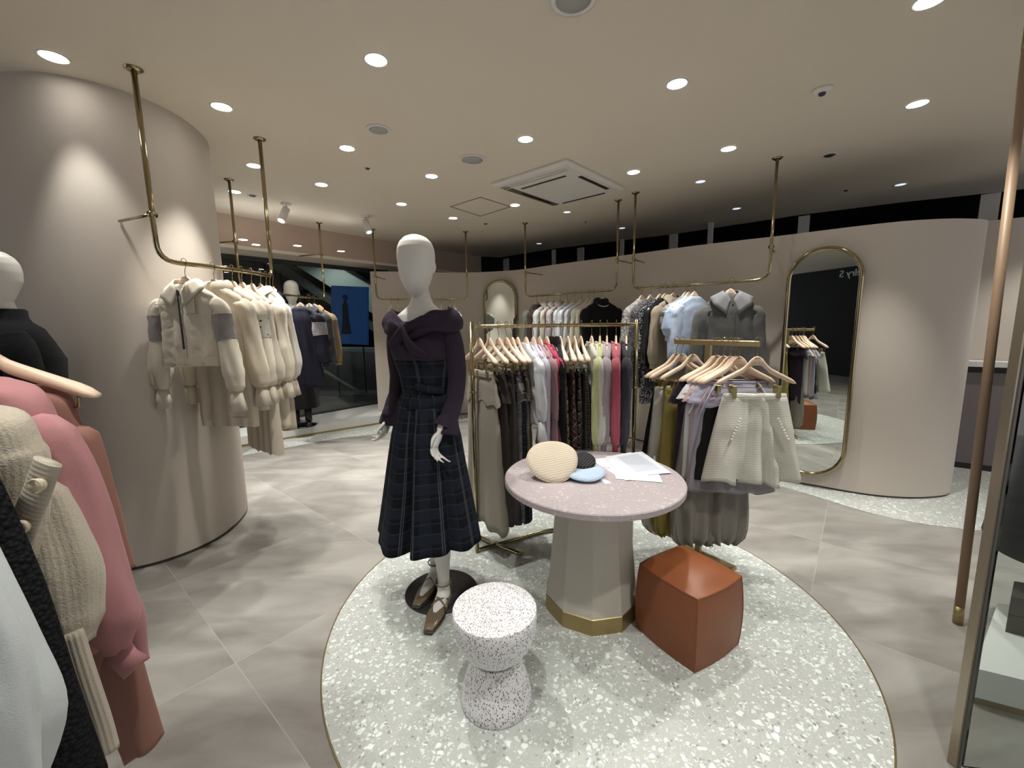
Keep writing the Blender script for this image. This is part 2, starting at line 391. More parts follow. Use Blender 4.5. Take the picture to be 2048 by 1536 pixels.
# ceiling
A_ = G(435, 425, CZ); B_ = G(775, 482, CZ); dF = (B_ - A_).normalized()
fl0 = A_ - dF * 3.0; fl1 = B_ + dF * 2.2
ce = [G(1000, 515, CZ), G(1111, 497, CZ), G(1350, 468, CZ), G(1600, 430, CZ), G(1800, 405, CZ), G(1990, 385, CZ)]
cpoly = [(-7, -4), (8, -4), (8, 3.6), (6.2, 4.3)] + [(p.x, p.y) for p in reversed(ce)] + [(fl1.x, fl1.y), (fl0.x, fl0.y), (-7, fl0.y)]
struct('ceiling', extrude(cpoly, CZ, CZ + .12), ceil_m)
nF = Vector((-dF.y, dF.x, 0))           # towards the window
def lineq(a, b, off, th, z0, z1): # vertical slab parallel to the fascia
    p0 = a + nF * off; p1 = b + nF * off; q1 = p1 + nF * th; q0 = p0 + nF * th
    return extrude([(p0.x, p0.y), (p1.x, p1.y), (q1.x, q1.y), (q0.x, q0.y)], z0, z1)
struct('wall_window', lineq(fl0, fl1, 0, .04, 2.5, CZ + .1), pink_m)
struct('ceiling_soffit', lineq(fl0, fl1, 0, .62, 2.46, 2.5), ceil_m)
g1 = A_ + dF * ((B_ - A_).length - .05)
fr = lineq(fl0, g1 + dF * .35, .50, .05, 2.40, 2.46)
win = struct('window_1', join(fr, lineq(fl0, g1 + dF * .35, .50, .05, .0, .16), lineq(g1 + dF * .30, g1 + dF * .38, .48, .09, 0, 2.46)), simple('dark_frame', (.03, .032, .03), .4))
gm, n, l, b = new_mat('window_glass'); setp(b, Base_Color=(.86, .93, .90, 1), Roughness=.02, IOR=1.45); b.inputs['Transmission Weight'].default_value = 1.0
gl = obj('glass_pane', lineq(fl0, g1 + dF * .3, .52, .01, .16, 2.40), gm, win, False); gl['label'] = 'large clear shop window pane reflecting the ceiling lights'
pt = lineq(fl0, g1 + dF * 1.4, .56, .06, 0, 2.9)
# window platform
pf = [G(420, 905), G(590, 876), G(757, 849), Vector((-1.95, 6.5, 0))]
pb = [A_ + nF * .5 + dF * ((B_ - A_).length + .25), A_ + nF * .5 - dF * 1.2]
pl = struct('floor_platform', extrude([(p.x, p.y) for p in pf + pb], .03, .135), simple('white_laminate', (.72, .72, .69), .35))
obj('brass_kick_strip', extrude([(p.x, p.y) for p in pf + pb], .0, .03), brass_flat, pl, False)
struct('mall_blocker_far', box((0, 14, 2.5), (18, .1, 5)), dark_void)  # black enclosure added to shut out world light and keep the mall dark
struct('mall_blocker_left', box((-8, 9, 2.5), (.1, 12, 5)), dark_void)
struct('mall_blocker_right', box((8, 9, 2.5), (.1, 11, 5)), dark_void)
struct('mall_blocker_top', box((0, 9.4, 3.6), (18, 9.4, .1)), dark_void)
# far right wall with a counter ledge
r0 = G(1880, 930, 0); r1 = G(2047, 952, 0); dR = (r1 - r0).normalized(); r0 -= dR * .6; r1 += dR * 1.2
nR = Vector((dR.y, -dR.x, 0)); nR = -nR if nR.y > 0 else nR
def rslab(off, th, z0, z1):
    a, b_ = r0 + nR * off, r1 + nR * off; c_, d_ = b_ - nR * th, a - nR * th
    return extrude([(a.x, a.y), (b_.x, b_.y), (c_.x, c_.y), (d_.x, d_.y)], z0, z1)
struct('wall_right', rslab(-.16, .12, 0, 2.42), wall_m)
cn = E('fitting_counter', 'long mauve-grey counter front with white ledge and black strip, beyond the curved wall end', 'counter', (0, 0, 0))
obj('counter_top', rslab(.06, .21, 1.03, 1.08), white_paint, cn, False)
obj('dark_strip', rslab(.0, .15, .97, 1.03), black_metal, cn, False)  # black strip set back under the ledge
obj('counter_front', rslab(.012, .15, .06, .97), simple('mauve_panel', (.19, .16, .165), .55), cn, False)
obj('plinth', rslab(.014, .15, 0, .06), black_metal, cn, False)
# white posts at the far edge of the ceiling
for i, (px, py, wd) in enumerate(((1988, 386, .15), (1612, 431, .12), (1424, 445, .06), (1349, 468, .12), (1245, 478, .06), (1162, 495, .12), (1108, 499, .06), (1012, 517, .12), (760, 0, 0))):
    if not wd: continue
    p = G(px, py, CZ)
    d = ce[2] - ce[3]; yaw = math.atan2(d.y, d.x)
    o = obj('partition_post', box((0, 0, 1.425), (wd, .05, 2.85)), white_paint, None, False); o.location = (p.x, p.y + .03, 0); o.rotation_euler = (0, 0, yaw)
    tag(o, ['wide pale post rising behind the rounded end of the taupe wall', 'wide pale post above and left of the tall arched mirror', 'slim pale post between two wide ones, above the grey coat rail', 'wide pale post right of a slim one, above the lace garments', 'slim pale post just right of the double brass rail poles', 'wide pale post above the row of white blouses', 'slim pale post above the left end of the white blouse rail', 'furthest wide pale post, above the small arched mirror'][i], 'post', 'posts beyond the partition wall')
# ------------------------------------------------------------------ ceiling fixtures and their light
lens_m = emit('downlight_lens', (1.0, .97, .92), 28.0)
trim_m = simple('white_trim_ring', (.78, .76, .72), .4)
def spot(parent, name, loc, rot, power, size, blend=.6, col=(1, .985, .935), r=.035):
    d = bpy.data.lights.new(name, 'SPOT'); d.energy = power; d.spot_size = rad(size); d.spot_blend = blend; d.color = col; d.shadow_soft_size = r
    o = bpy.data.objects.new(name, d); C.objects.link(o); o.location = loc; o.rotation_euler = rot; o.parent = parent; return o
LIT = [
 ((107, 113), 'bright downlight nearest the curved column, close to its first rail pole', .38, 60),
 ((443, 213), 'bright downlight between the two brass poles of the cream garment rail', 1.15, 66),
 ((752, 119), 'big bright downlight above and in front of the plaid mannequin', 1.0, 82),
 ((1354, 167), 'bright downlight above the round table, nearest one past the table', 1.0, 82),
 ((1835, 207), 'bluish bright downlight nearest the tall leather handle, past the sensor', 1.0, 68),
 ((1860, 0), 'downlight cut by the top edge of the picture near the leather handle', 1.0, 82),
 ((694, 296), 'bright downlight beside the small sensor, before the round speaker', 1.0, 76),
 ((1051, 278), 'bright downlight in front of the ceiling air conditioner', 1.0, 76),
 ((1457, 297), 'bright downlight nearest the coat rail of the tall mirror', 1.0, 68),
 ((1267, 344), 'bright downlight just beside the right corner of the air conditioner', 1.0, 68),
 ((863, 352), 'bright downlight between the round speaker and the mannequin head', 1.0, 68),
 ((643, 369), 'bright downlight midway between the two white spotlights and the sensor', 1.0, 68),
 ((508, 331), 'downlight partly behind the second pole of the cream garment rail', 1.0, 60),
 ((469, 383), 'downlight partly behind the pole of the window garment rail', .8, 68),
 ((803, 408), 'small downlight above the white spotlight near the mannequin head', 1.0, 68),
 ((906, 436), 'small bright downlight below the square access hatch', 1.0, 68),
 ((1030, 410), 'small bright downlight between the access hatch and the air conditioner', 1.0, 68)]
def downlight(p, label, k, size):
    t = E('recessed_downlight', label, 'ceiling light', (p.x, p.y, CZ), 0, 'lit ceiling downlights')
    obj('trim_ring', lathe([(.052, -.001), (.062, -.001), (.062, -.006), (.052, -.004)], 32), trim_m, t)
    obj('lens', lathe([(.001, -.003), (.052, -.003), (.052, -.001), (.001, -.001)], 32, ), lens_m, t)
    spot(t, 'lamp', (0, 0, -.02), (0, 0, 0), SPOT_W * k, size); return t
for (px, label, k, size) in LIT: downlight(G(px[0], px[1], CZ), label, k, size)
# the same grid goes on behind and beside the photographer
for x, y, where in ((-1.6, .5, 'over the garments at the left edge'), (-.2, .9, 'straight above the photographer'), (1.15, .75, 'above and right of the photographer'), (-.9, -.9, 'behind the photographer on the left'), (.7, -.9, 'behind the photographer on the right'), (3.4, 1.6, 'beyond the glass door'), (4.6, 3.35, 'in front of the mauve counter')):
    downlight(Vector((x, y, CZ)), 'downlight ' + where, .85, 88)
blue_m = emit('reflected_glow', (.75, .85, 1.0), .9)  # faint blue glow stands in for light reflected by unlit lamps
for px, label in (((1401, 363), 'unlit downlight between the two right hand brass poles'), ((1134, 424), 'unlit downlight just below the air conditioner corner'), ((1801, 369), 'unlit downlight farthest toward the rounded end of the taupe wall'),
                  ((1473, 417), 'unlit downlight left of the bright glint on the dark ceiling edge'), ((1244, 456), 'unlit downlight just right of the pole over the black jersey'), ((1078, 487), 'unlit downlight over the left pole of the white blouse rail')):
    p = G(px[0], px[1], CZ)
    t = E('recessed_downlight', label, 'ceiling light', (p.x, p.y, CZ), 0, 'unlit ceiling downlights')
    obj('trim_ring', lathe([(.045, -.001), (.06, -.001), (.06, -.005), (.045, -.003)], 24), trim_m, t)
    obj('reflector', lathe([(.001, -.002), (.045, -.002), (.045, -.001), (.001, -.001)], 24), blue_m, t)
grille_m = simple('speaker_grille', (.42, .42, .40), .6)
for px, r, label in (((757, 259), .085, 'small round ceiling speaker with white rim above the plaid mannequin'), ((945, 319), .115, 'large flat round ceiling speaker left of the air conditioner'), ((1147, -2), .1, 'round ceiling speaker cut by the top edge of the picture')):
    p = G(px[0], px[1], CZ); t = E('ceiling_speaker', label, 'speaker', (p.x, p.y, CZ), 0, 'round ceiling speakers')
    obj('rim', lathe([(r * .75, -.001), (r, -.001), (r, -.006), (r * .75, -.008)], 32), trim_m, t)
    obj('grille', lathe([(.001, -.005), (r * .75, -.005), (r * .75, -.001), (.001, -.001)], 32), grille_m, t)
dk = simple('dark_glass_detector', (.03, .035, .05), .25)
for px, r, label in (((735, 336), .03, 'tiny dark ceiling sensor beside the downlight before the mannequin'), ((505, 391), .05, 'dark round ceiling vent beside the window rail pole'), ((971, 447), .04, 'dark round ceiling opening below the square hatch'), ((1659, 310), .06, 'dark bluish unlit round fitting right of the coat rail pole'),
                     ((1692, 380), .035, 'faint round sprinkler cover on the dim part of the ceiling'), ((1171, 443), .02, 'tiny dark sensor right of the unlit downlight below the air conditioner')):
    p = G(px[0], px[1], CZ); t = E('ceiling_sensor', label, 'sensor', (p.x, p.y, CZ), 0, 'small ceiling sensors')
    obj('ring', lathe([(r * .7, -.001), (r, -.001), (r, -.005), (r * .7, -.004)], 20), trim_m, t)
    obj('core', lathe([(.001, -.012), (r * .4, -.012), (r * .7, -.003), (r * .7, -.001), (.001, -.001)], 20), dk, t)
p = G(1645, 179, CZ); t = E('ceiling_sensor', 'white dome camera with dark lens on the open ceiling at right', 'sensor', (p.x, p.y, CZ))
obj('ring', lathe([(.001, -.02), (.02, -.02), (.05, -.012), (.055, -.001), (.001, -.001)], 28), trim_m, t); obj('lens', lathe([(.001, -.035), (.014, -.033), (.02, -.022), (.02, -.01), (.001, -.01)], 20), dk, t)
# air conditioner cassette
def ccent(pts):
    q = [G(a, b, CZ) for a, b in pts]; return q, sum(q, Vector()) / 4
q, c = ccent(((980, 362), (1130, 310), (1253, 378), (1107, 412)))
ac = E('air_conditioner', 'square ceiling air conditioner cassette with four dark slots and a side grille', 'air conditioner', (c.x, c.y, CZ - .002), rad(48))
ax, ay = .52, .44
obj('panel', join(loft([[(sx * a, sy * b, z) for sx, sy in ((-1, -1), (1, -1), (1, 1), (-1, 1))] for a, b, z in ((ax, ay, 0), (ax, ay, -.016), (ax - .03, ay - .03, -.034), (.001, .001, -.036))])), white_paint, ac, False)
gp = []
slot_m = simple('dark_slot', (.012, .01, .008), .5)
def slot(x, y, sx, sy): return box((x, y, -.0355), (sx, sy, .008))
for k, (x, y, sx, sy) in enumerate(((.43, .0, .024, .52), (-.27, 0, .024, .52), (.08, -.345, .5, .036), (.08, .345, .5, .024))): obj('air_slot', slot(x, y, sx, sy), slot_m, ac, False)
obj('intake_grille', slot(.0, .355, .86, .075), simple('olive_grille', (.10, .09, .06), .5), ac, False)
for yy in (-.375, -.425): gp.append(box((yy, 0, -.042), (.007, .75, .006)))
obj('grille_bar', join(*gp), white_paint, ac, False)
q, c = ccent(((901, 413), (961, 394), (1021, 413), (961, 432)))
hp = []
for k in range(4):
    a, b_ = q[k], q[(k + 1) % 4]; d = b_ - a
    hp.append(box(((a.x + b_.x) / 2, (a.y + b_.y) / 2, CZ - .003), (d.length, .014, .006), math.atan2(d.y, d.x)))
tag(obj('access_hatch', join(*hp), simple('hatch_frame', (.33, .29, .25), .5), None, False), 'thin square outline of an access hatch in the pink-beige ceiling', 'hatch')
for px, aim, label in (((572, 407), (-.2, -.5), 'white ceiling spotlight nearer the window rail pole, lens glowing'), ((730, 432), (.35, -.3), 'white ceiling spotlight close to the mannequin head, turned sideways')):
    p = G(px[0], px[1], CZ); t = E('ceiling_spotlight', label, 'spotlight', (p.x, p.y, CZ))
    obj('mount', join(lathe([(.001, -.015), (.05, -.015), (.055, 0), (.001, 0)], 24), tube([(0, 0, -.01), (0, 0, -.06)], .008, 10)), white_paint, t)
    d = Vector((aim[0], aim[1], -1)).normalized(); a = Vector((0, 0, -.05)); e = a + d * .17
    obj('lamp_head', tube([a, a + d * .004, e - d * .004, e], [.03, .038, .042, .042], 24), white_paint, t)
    obj('lens', tube([e, e + d * .003], .034, 20), lens_m if aim[0] < 0 else blue_m, t)
    if aim[0] < 0:
        s = spot(t, 'lamp', e + d * .02, (0, 0, 0), SPOT_W * .8, 50, .5); s.rotation_mode = 'QUATERNION'; s.rotation_quaternion = d.to_track_quat('-Z', 'Y')
for i, (px, py) in enumerate(((486, 479), (512, 489), (595, 491), (682, 502))):
    q_ = G(px, py, 2.46)
    t = E('recessed_downlight', ['soffit downlight nearest the curved column', 'soffit downlight just behind the second brass pole', 'soffit downlight between the brass poles over the window', 'soffit downlight right of the window rail pole'][i], 'ceiling light', (q_.x, q_.y, 2.46), 0, 'soffit downlights over the window')
    obj('trim_ring', lathe([(.042, -.001), (.05, -.001), (.05, -.005), (.042, -.003)], 24), trim_m, t)
    obj('lens', lathe([(.001, -.003), (.042, -.003), (.042, -.001), (.001, -.001)], 24), lens_m, t)
    spot(t, 'lamp', (0, 0, -.02), (0, 0, 0), SPOT_W * .55, 90)

# ------------------------------------------------------------------ hanging rails
def bent(pts, r, k=6):                 # polyline with rounded corners
    P = [Vector(p) for p in pts]; out = [P[0]]
    for i in range(1, len(P) - 1):
        a = (P[i - 1] - P[i]); b = (P[i + 1] - P[i]); rr = min(r, a.length * .45, b.length * .45); a.normalize(); b.normalize()
        s, e = P[i] + a * rr, P[i] + b * rr
        for j in range(k + 1):
            t = j / k; out.append(s * (1 - t) ** 2 + P[i] * 2 * t * (1 - t) + e * t * t)
    out.append(P[-1]); return out
def hanging_rail(label, a, b, z, mid=(), brk=(), rr=.11, tr=.0125, square=False):
    t = E('garment_rail', label, 'garment rail', (a[0], a[1], CZ)); o = Vector((a[0], a[1], CZ))
    path = [Vector((a[0], a[1], CZ))]
    bar = [Vector((a[0], a[1], z))] + [Vector((x, y, z)) for x, y in mid] + [Vector((b[0], b[1], z))]
    path = bent([path[0]] + [bar[0], bar[1]] , rr)[:-1] + (spl(bar, 8)[8:-8] if len(bar) > 3 else []) + bent([bar[-2], bar[-1], Vector((b[0], b[1], CZ))], rr)[1:]
    path = [p - o for p in path]
    obj('pipe', tube(path, tr, 14, ref=(.577, .577, .577)), brass, t)
    for x in (a, b): obj('ceiling_flange', lathe([(.001, -.014), (.026, -.014), (.042, -.004), (.042, 0), (.001, 0)], 24, (x[0] - o.x, x[1] - o.y, 0)), brass, t)
    for (x, y), (dx, dy), bz in brk:
        s = Vector((x, y, bz)) - o; obj('wall_bracket', join(tube([s, s + Vector((dx, dy, 0))], .008, 10), tube([s + Vector((0, -.02, 0)), s + Vector((0, .02, 0))], .016, 10)), brass, t)
    return bar
pA = (G(745, 458, CZ).xy, G(931, 463, CZ).xy)
barA = hanging_rail('brass ceiling rail behind the plaid mannequin, at the window end of the taupe wall', pA[0], pA[1], 1.875, (), ((tuple(pA[0]), (.02, .42), 2.2), ))
pB = (G(1050, 446, CZ).xy, G(1237, 400, CZ).xy)
barB = hanging_rail('brass ceiling rail with the white blouses, in the middle of the taupe wall', pB[0], pB[1], 1.872, ((.74, 5.50),), ((tuple(pB[0]), (.26, .33), 2.2), (tuple(pB[1]), (.24, .26), 2.2)))
c1 = G(1271, 391, CZ).xy * .978; c2 = G(1554, 331, CZ).xy * .955
barC = hanging_rail('brass ceiling rail with the lace and grey coats, beside the tall mirror', c1, c2, 1.855, ((1.78, 4.07),), ((tuple(c1), (.2, .28), 2.17), (tuple(c2), (.18, .26), 2.13)))
barD = hanging_rail('brass ceiling rail curving round the big column, full of cream garments', (-1.957, 2.412), (-1.80, 3.26), 1.875, ((-1.87, 2.62), (-1.80, 2.85), (-1.775, 3.06)), (((-1.957, 2.412), (-.30, .13), 2.12),), .13, .0135)
p3 = G(458, 359, CZ).xy; p4 = G(638, 445, CZ).xy
barE = hanging_rail('brass ceiling rail in front of the dark shop window', p3, p4, 1.86, (), ((tuple(p3), (-.26, .05), 2.3), (tuple(p4), (-.35, .12), 2.45)))

# ------------------------------------------------------------------ mirrors
mirror_m = simple('mirror_glass', (.78, .83, .80), .015, 1.0)
def stadium(w_, h_, k=20):
    r = w_ / 2; pts = []
    for j in range(k + 1): a = PI * j / k; pts.append((r * cos(a), h_ - r + r * sin(a)))
    for j in range(k + 1): a = PI + PI * j / k; pts.append((r * cos(a), r + r * sin(a)))
    return pts
def mirror(label, c, yaw, w_, h_, z0, tr):
    t = E('arched_mirror', label, 'mirror', (c[0], c[1], z0), yaw)
    s = stadium(w_, h_); path = [(x, 0, z) for x, z in s]; path.append(path[0])
    n = len(s)
    obj('brass_frame', tube(path, tr, 12, cap=False, ref=(0, 1, 0)), brass, t)
    V = [Vector((x, 0.0, z)) for x, z in s] + [Vector((x, .012, z)) for x, z in s]
    obj('mirror_glass', (V, [tuple(range(n)), tuple(reversed(range(n, 2 * n)))] + [(i, (i + 1) % n, n + (i + 1) % n, n + i) for i in range(n)]), mirror_m, t, False)
    obj('back_board', extrude([(-w_ * .3, .012), (w_ * .3, .012), (w_ * .3, .05), (-w_ * .3, .05)], .25, h_ - .3), black_metal, t, False)
    return t
m0, m1 = Vector((2.50, 3.765)), Vector((2.50 + .777, 3.765 - .629)); dM = (m1 - m0).normalized()
def onl(px, py, p0, d):                 # point of the vertical plane through p0 along d seen at the pixel
    r_ = ray(px, py); t = (p0.x * d.y - p0.y * d.x) / (r_.x * d.y - r_.y * d.x); return Vector((0, 0, EYE)) + r_ * t
L_, R_ = onl(1567, 700, m0, dM), onl(1711, 680, m0, dM)
T_, B2 = onl(1648, 497, m0, dM), onl(1632, 950, m0, dM)
cM = (L_ + R_) / 2
mirror('tall brass framed pill shaped mirror on the taupe wall near its rounded end', (cM.x, cM.y), math.atan2(dM.y, dM.x), (R_ - L_).xy.length, T_.z - B2.z, B2.z, .017)
m0 = Vector((-.42, 6.80)); dm = Vector((.75, -.22)).normalized()
L_, R_ = onl(970, 640, m0, dm), onl(1032, 640, m0, dm); T_ = onl(999, 562, m0, dm); cM = (L_ + R_) / 2
mirror('smaller brass framed arched mirror beyond the clothes rack, between the rails', (cM.x, cM.y), math.atan2(dm.y, dm.x), (R_ - L_).xy.length, T_.z - .2, .2, .02)

# ------------------------------------------------------------------ furniture on the terrazzo circle
t = E('display_table', 'round pink-grey terrazzo display table on a faceted cream pedestal with brass foot', 'table', (.408, 2.075, .003))
obj('tabletop', lathe([(.001, .685), (.446, .685), (.452, .690), (.452, .713), (.448, .718), (.001, .718)], 96), table_m, t)
bpy.data.objects['tabletop'].modifiers.new('es', 'EDGE_SPLIT').split_angle = rad(35)
def gon(prof, n=10, a0=0.16): return loft([[(r * cos(2 * PI * k / n + a0), r * sin(2 * PI * k / n + a0), z) for k in range(n)] for r, z in prof], (True, True))
obj('pedestal', gon([(.243, .085), (.237, .12), (.185, .685)]), simple('cream_lacquer', (.52, .485, .41), .45), t, False)
obj('brass_foot_band', gon([(.246, 0), (.246, .003), (.246, .082), (.242, .085)]), brass_flat, t, False)
t = E('side_stool', 'white speckled hourglass stool with round top, nearest the camera', 'stool', (-.08, 1.505, .003))
obj('seat_drum', lathe([(.001, .185), (.06, .19), (.093, .203), (.125, .235), (.15, .275), (.162, .315), (.1645, .36), (.1645, .397), (.162, .40), (.001, .40)], 72), speckle_m, t)
obj('flared_base', lathe([(.001, 0), (.139, 0), (.143, .012), (.141, .04), (.125, .10), (.107, .16), (.10, .188), (.098, .20), (.001, .20)], 72), speckle_m, t)
for o in t.children: o.modifiers.new('es', 'EDGE_SPLIT').split_angle = rad(50)
# pouf: squarish, bulging, seams
leather, n, l, b = new_mat('cognac_leather'); tc = n.new('ShaderNodeTexCoord')
f = noise_(n, l, tc.outputs['Object'], 7, 5, .4); l.new(mix_(n, l, f, (.19, .052, .014), (.27, .082, .023)), b.inputs['Base Color']); setp(b, Roughness=.45)
vv = n.new('ShaderNodeTexVoronoi'); vv.inputs['Scale'].default_value = 260; l.new(tc.outputs['Object'], vv.inputs['Vector'])
bump_(n, l, b, math_(n, l, 'ADD', math_(n, l, 'MULTIPLY', vv.outputs['Distance'], .4), math_(n, l, 'MULTIPLY', f, 3)), .28, .004)
pc = [G(1280, 1266, 0), G(1400, 1352, 0), G(1480, 1298, 0)]
fx = (pc[2] - pc[1]); fx.z = 0; yaw = math.atan2(fx.y, fx.x)
cxp = pc[0] * .5 + pc[2] * .5 + Vector((0, .03, 0))
t = E('leather_pouf', 'cognac brown leather cube pouf with domed top and visible seams', 'pouf', (cxp.x, cxp.y, .003), yaw)
hw = .158; N = 24
def pouf_pt(u_, v_, f_):
    # unit cube -> bulged
    a, b_ = 2 * u_ - 1, 2 * v_ - 1
    return a, b_
V, F = [], []
def face(fn):
    k0 = len(V)
    for i in range(N + 1):
        for j in range(N + 1): V.append(fn(2 * i / N - 1, 2 * j / N - 1))
    for i in range(N):
        for j in range(N): a = k0 + i * (N + 1) + j; F.append((a, a + N + 1, a + N + 2, a + 1))
H_ = .345
def bul(p):                            # p in cube [-1,1]^3
    x, y, z = p; s = 1 + .05 * (1 - z * z) * 1.0 - .02 * max(z, 0)
    X = x * hw * s + .012 * (x if abs(x) > .999 else 0) * (1 - y * y); Y = y * hw * 1.02 * s + .012 * (y if abs(y) > .999 else 0) * (1 - x * x)
    Z = (z + 1) / 2 * H_
    if z > .999: Z += .050 * (1 - abs(x) ** 2.6) ** .9 * (1 - abs(y) ** 2.6) ** .9
    return Vector((X, Y, Z))
face(lambda a, b_: bul((a, b_, 1))); face(lambda a, b_: bul((-a, b_, -1)))
face(lambda a, b_: bul((1, -a, b_))); face(lambda a, b_: bul((-1, a, b_)))
face(lambda a, b_: bul((a, 1, b_))); face(lambda a, b_: bul((-a, -1, b_)))
pf_ = obj('leather_cover', (V, F), leather, t)
md = pf_.modifiers.new('w', 'WELD'); md.merge_threshold = .0005
pf_.modifiers.new('es', 'EDGE_SPLIT').split_angle = rad(50)
seam = []
top = [bul((a, b_, 1)) for a, b_ in [(i / 8 - 1, -1) for i in range(17)] + [(1, i / 8 - 1) for i in range(1, 17)] + [(1 - i / 8, 1) for i in range(1, 17)] + [(-1, 1 - i / 8) for i in range(1, 17)]]
seam.append(tube([p + Vector((0, 0, -.004)) for p in top], .0032, 6, cap=False, ref=(0, 0, 1)))
for a, b_ in ((-1, -1), (1, -1), (1, 1), (-1, 1)): seam.append(tube([bul((a, b_, -1 + i / 8)) * 1.0 for i in range(17)], .0028, 6))
obj('seam_piping', join(*seam), simple('dark_cognac', (.22, .06, .018), .4), t)

# things on the table
TT = .7215
def beret(label, cat, mat, loc, rot, R1=.135, h=.042):
    t = E('beret', label, cat, loc, 0, 'berets on the round table'); t.rotation_euler = rot
    prof = [(.001, h), (R1 * .5, h * .99), (R1 * .82, h * .93), (R1 * .95, h * .80), (R1, h * .62), (R1 * .97, h * .42), (R1 * .86, h * .2), (R1 * .72, h * .04), (R1 * .6, 0), (.001, .002)]
    rs = []
    for r, z in prof: rs.append([((r * (1 + .035 * sin(2 * th + 1) + .015 * sin(5 * th))) * cos(th), r * (1 + .03 * sin(3 * th)) * sin(th), z + .006 * sin(2 * th + 2) * (r / R1)) for th in [2 * PI * k / 48 for k in range(48)]])
    obj('crown', loft(rs, (True, True)), mat, t)
    ring = [(R1 * 1.0 * (1 + .035 * sin(2 * th + 1) + .015 * sin(5 * th)) * cos(th), R1 * (1 + .03 * sin(3 * th)) * sin(th), h * .60 + .006 * sin(2 * th + 2)) for th in [2 * PI * k / 48 for k in range(49)]]
    obj('seam_edge', tube(ring, .0028, 6, cap=False, ref=(0, 0, 1)), mat, t); return t
tw_cream = fabric('beret_cream_tweed', (.62, .53, .41), 'tweed', (.30, .22, .15), (.85, .82, .74))
tw_blue = fabric('beret_blue_tweed', (.42, .52, .64), 'tweed', (.24, .34, .48), (.68, .76, .84))
tw_black = fabric('beret_black_tweed', (.02, .02, .022), 'tweed', (.10, .10, .10), (.005, .005, .006))
pb_ = G(1168, 945, TT + .02)
beret('flat light blue tweed beret lying under the two other berets', 'beret', tw_blue, (pb_.x, pb_.y, TT), (0, 0, .3), .105, .036)
pb_ = G(1163, 922, TT + .055)
beret('small shiny black tweed beret wedged between the cream and blue berets', 'beret', tw_black, (pb_.x, pb_.y + .01, TT + .036), (.10, -.22, .9), .074, .034)
pb_ = G(1106, 930, TT + .055)
beret('large cream tweed beret leaning on the black one', 'beret', tw_cream, (pb_.x - .005, pb_.y + .01, TT + .062), (.62, -.12, .2), .128, .042)
paper = simple('white_paper', (.80, .81, .84), .6)
def sheet(label, cat, px, mat, z, name='paper_sheet'):
    q = [G(a, b_, z) for a, b_ in px]; return tag(obj(name, extrude([(p.x, p.y) for p in q], z, z + .0012), mat, None, False), label, cat, 'papers on the round table' if cat == 'paper' else None)
s0 = sheet('white form with printed lines and a red mark, lowest of the papers on the table', 'paper', ((1183, 920), (1233, 952), (1262, 944), (1212, 916)), paper, TT)
ink = []
for k in range(9):
    a = G(1192 + k * 4.0, 921 + k * 2.6, TT + .0014); ink.append(box((a.x + .02, a.y + .012, TT + .0014), (.05, .0016, .0004), .35))
obj('printed_lines', join(*ink), simple('grey_ink', (.2, .2, .22), .6), s0, False)
a = G(1214, 935, TT + .0016); obj('red_mark', box((a.x, a.y, TT + .0015), (.035, .007, .0004), -.4), simple('red_ink', (.6, .12, .10), .6), s0, False)
sheet('plain white sheet sticking out toward the camera from the paper pile', 'paper', ((1232, 958), (1325, 965), (1312, 935), (1225, 925)), paper, TT + .0018)
sheet('plain white sheet in the middle of the paper pile, pointing left', 'paper', ((1210, 914), (1250, 961), (1300, 955), (1262, 905)), paper, TT + .0034)
s3 = sheet('clear plastic sleeve holding sheets, top of the paper pile', 'plastic sleeve', ((1211, 914), (1284, 903), (1343, 946), (1268, 952)), simple('plastic_sleeve', (.72, .75, .80), .12), TT + .005, 'plastic_sleeve')
q = [G(a, b_, TT + .0064) for a, b_ in ((1234, 914), (1275, 907), (1322, 938), (1274, 944))]
obj('printed_area', extrude([(p.x, p.y) for p in q], TT + .0063, TT + .0067), simple('grey_print', (.55, .58, .64), .15), s3, False)
tg = sheet('small white price tag lying beside the blue beret', 'price tag', ((1196, 957), (1204, 956), (1223, 966), (1212, 968)), paper, TT, 'price_tag')
a = G(1211, 962, TT + .0014); obj('printed_line', box((a.x, a.y, TT + .0014), (.014, .003, .0004), -.3), MC['grey_ink'], tg, False)

# ------------------------------------------------------------------ free-standing brass rack and T stand
RZ = 1.487
ra, rb = Vector((-.246, 2.60)), Vector((.80, 2.70))
rkm = [Vector((.0, 2.69)), Vector((.27, 2.74)), Vector((.55, 2.745))]
t = E('clothes_rack', 'free-standing curved brass clothes rack with crossed feet behind the table', 'clothes rack', (0, 0, 0))
rbar = [Vector((p.x, p.y, RZ)) for p in [ra] + rkm + [rb]]
obj('top_bar', tube(spl(rbar, 8), .0115, 12, ref=(0, 0, 1)), brass, t)
for p, in ((ra,), (rb,)):
    obj('upright', tube([(p.x, p.y, .012), (p.x, p.y, RZ + .03)], .0135, 14), brass, t)
    obj('lock_pin', tube([(p.x - .02, p.y - .01, 1.08), (p.x + .02, p.y - .012, 1.08)], .006, 8), brass, t)
fb = [Vector((p.x, p.y, .02)) for p in [ra, Vector((-.02, 2.72)), Vector((.27, 2.86)), Vector((.58, 2.82)), rb]]
obj('foot_bar', tube(spl(fb, 8), .0125, 12, ref=(0, 0, 1)), brass, t)
obj('cross_foot', tube(spl([G(952, 1070, .02), G(995, 1090, .02), G(1042, 1108, .02)], 5), .0125, 12, ref=(0, 0, 1)), brass, t)
obj('cross_foot', tube([(rb.x + .02, rb.y + .32, .02), (rb.x - .14, rb.y - .05, .02)], .0125, 12, ref=(0, 0, 1)), brass, t)
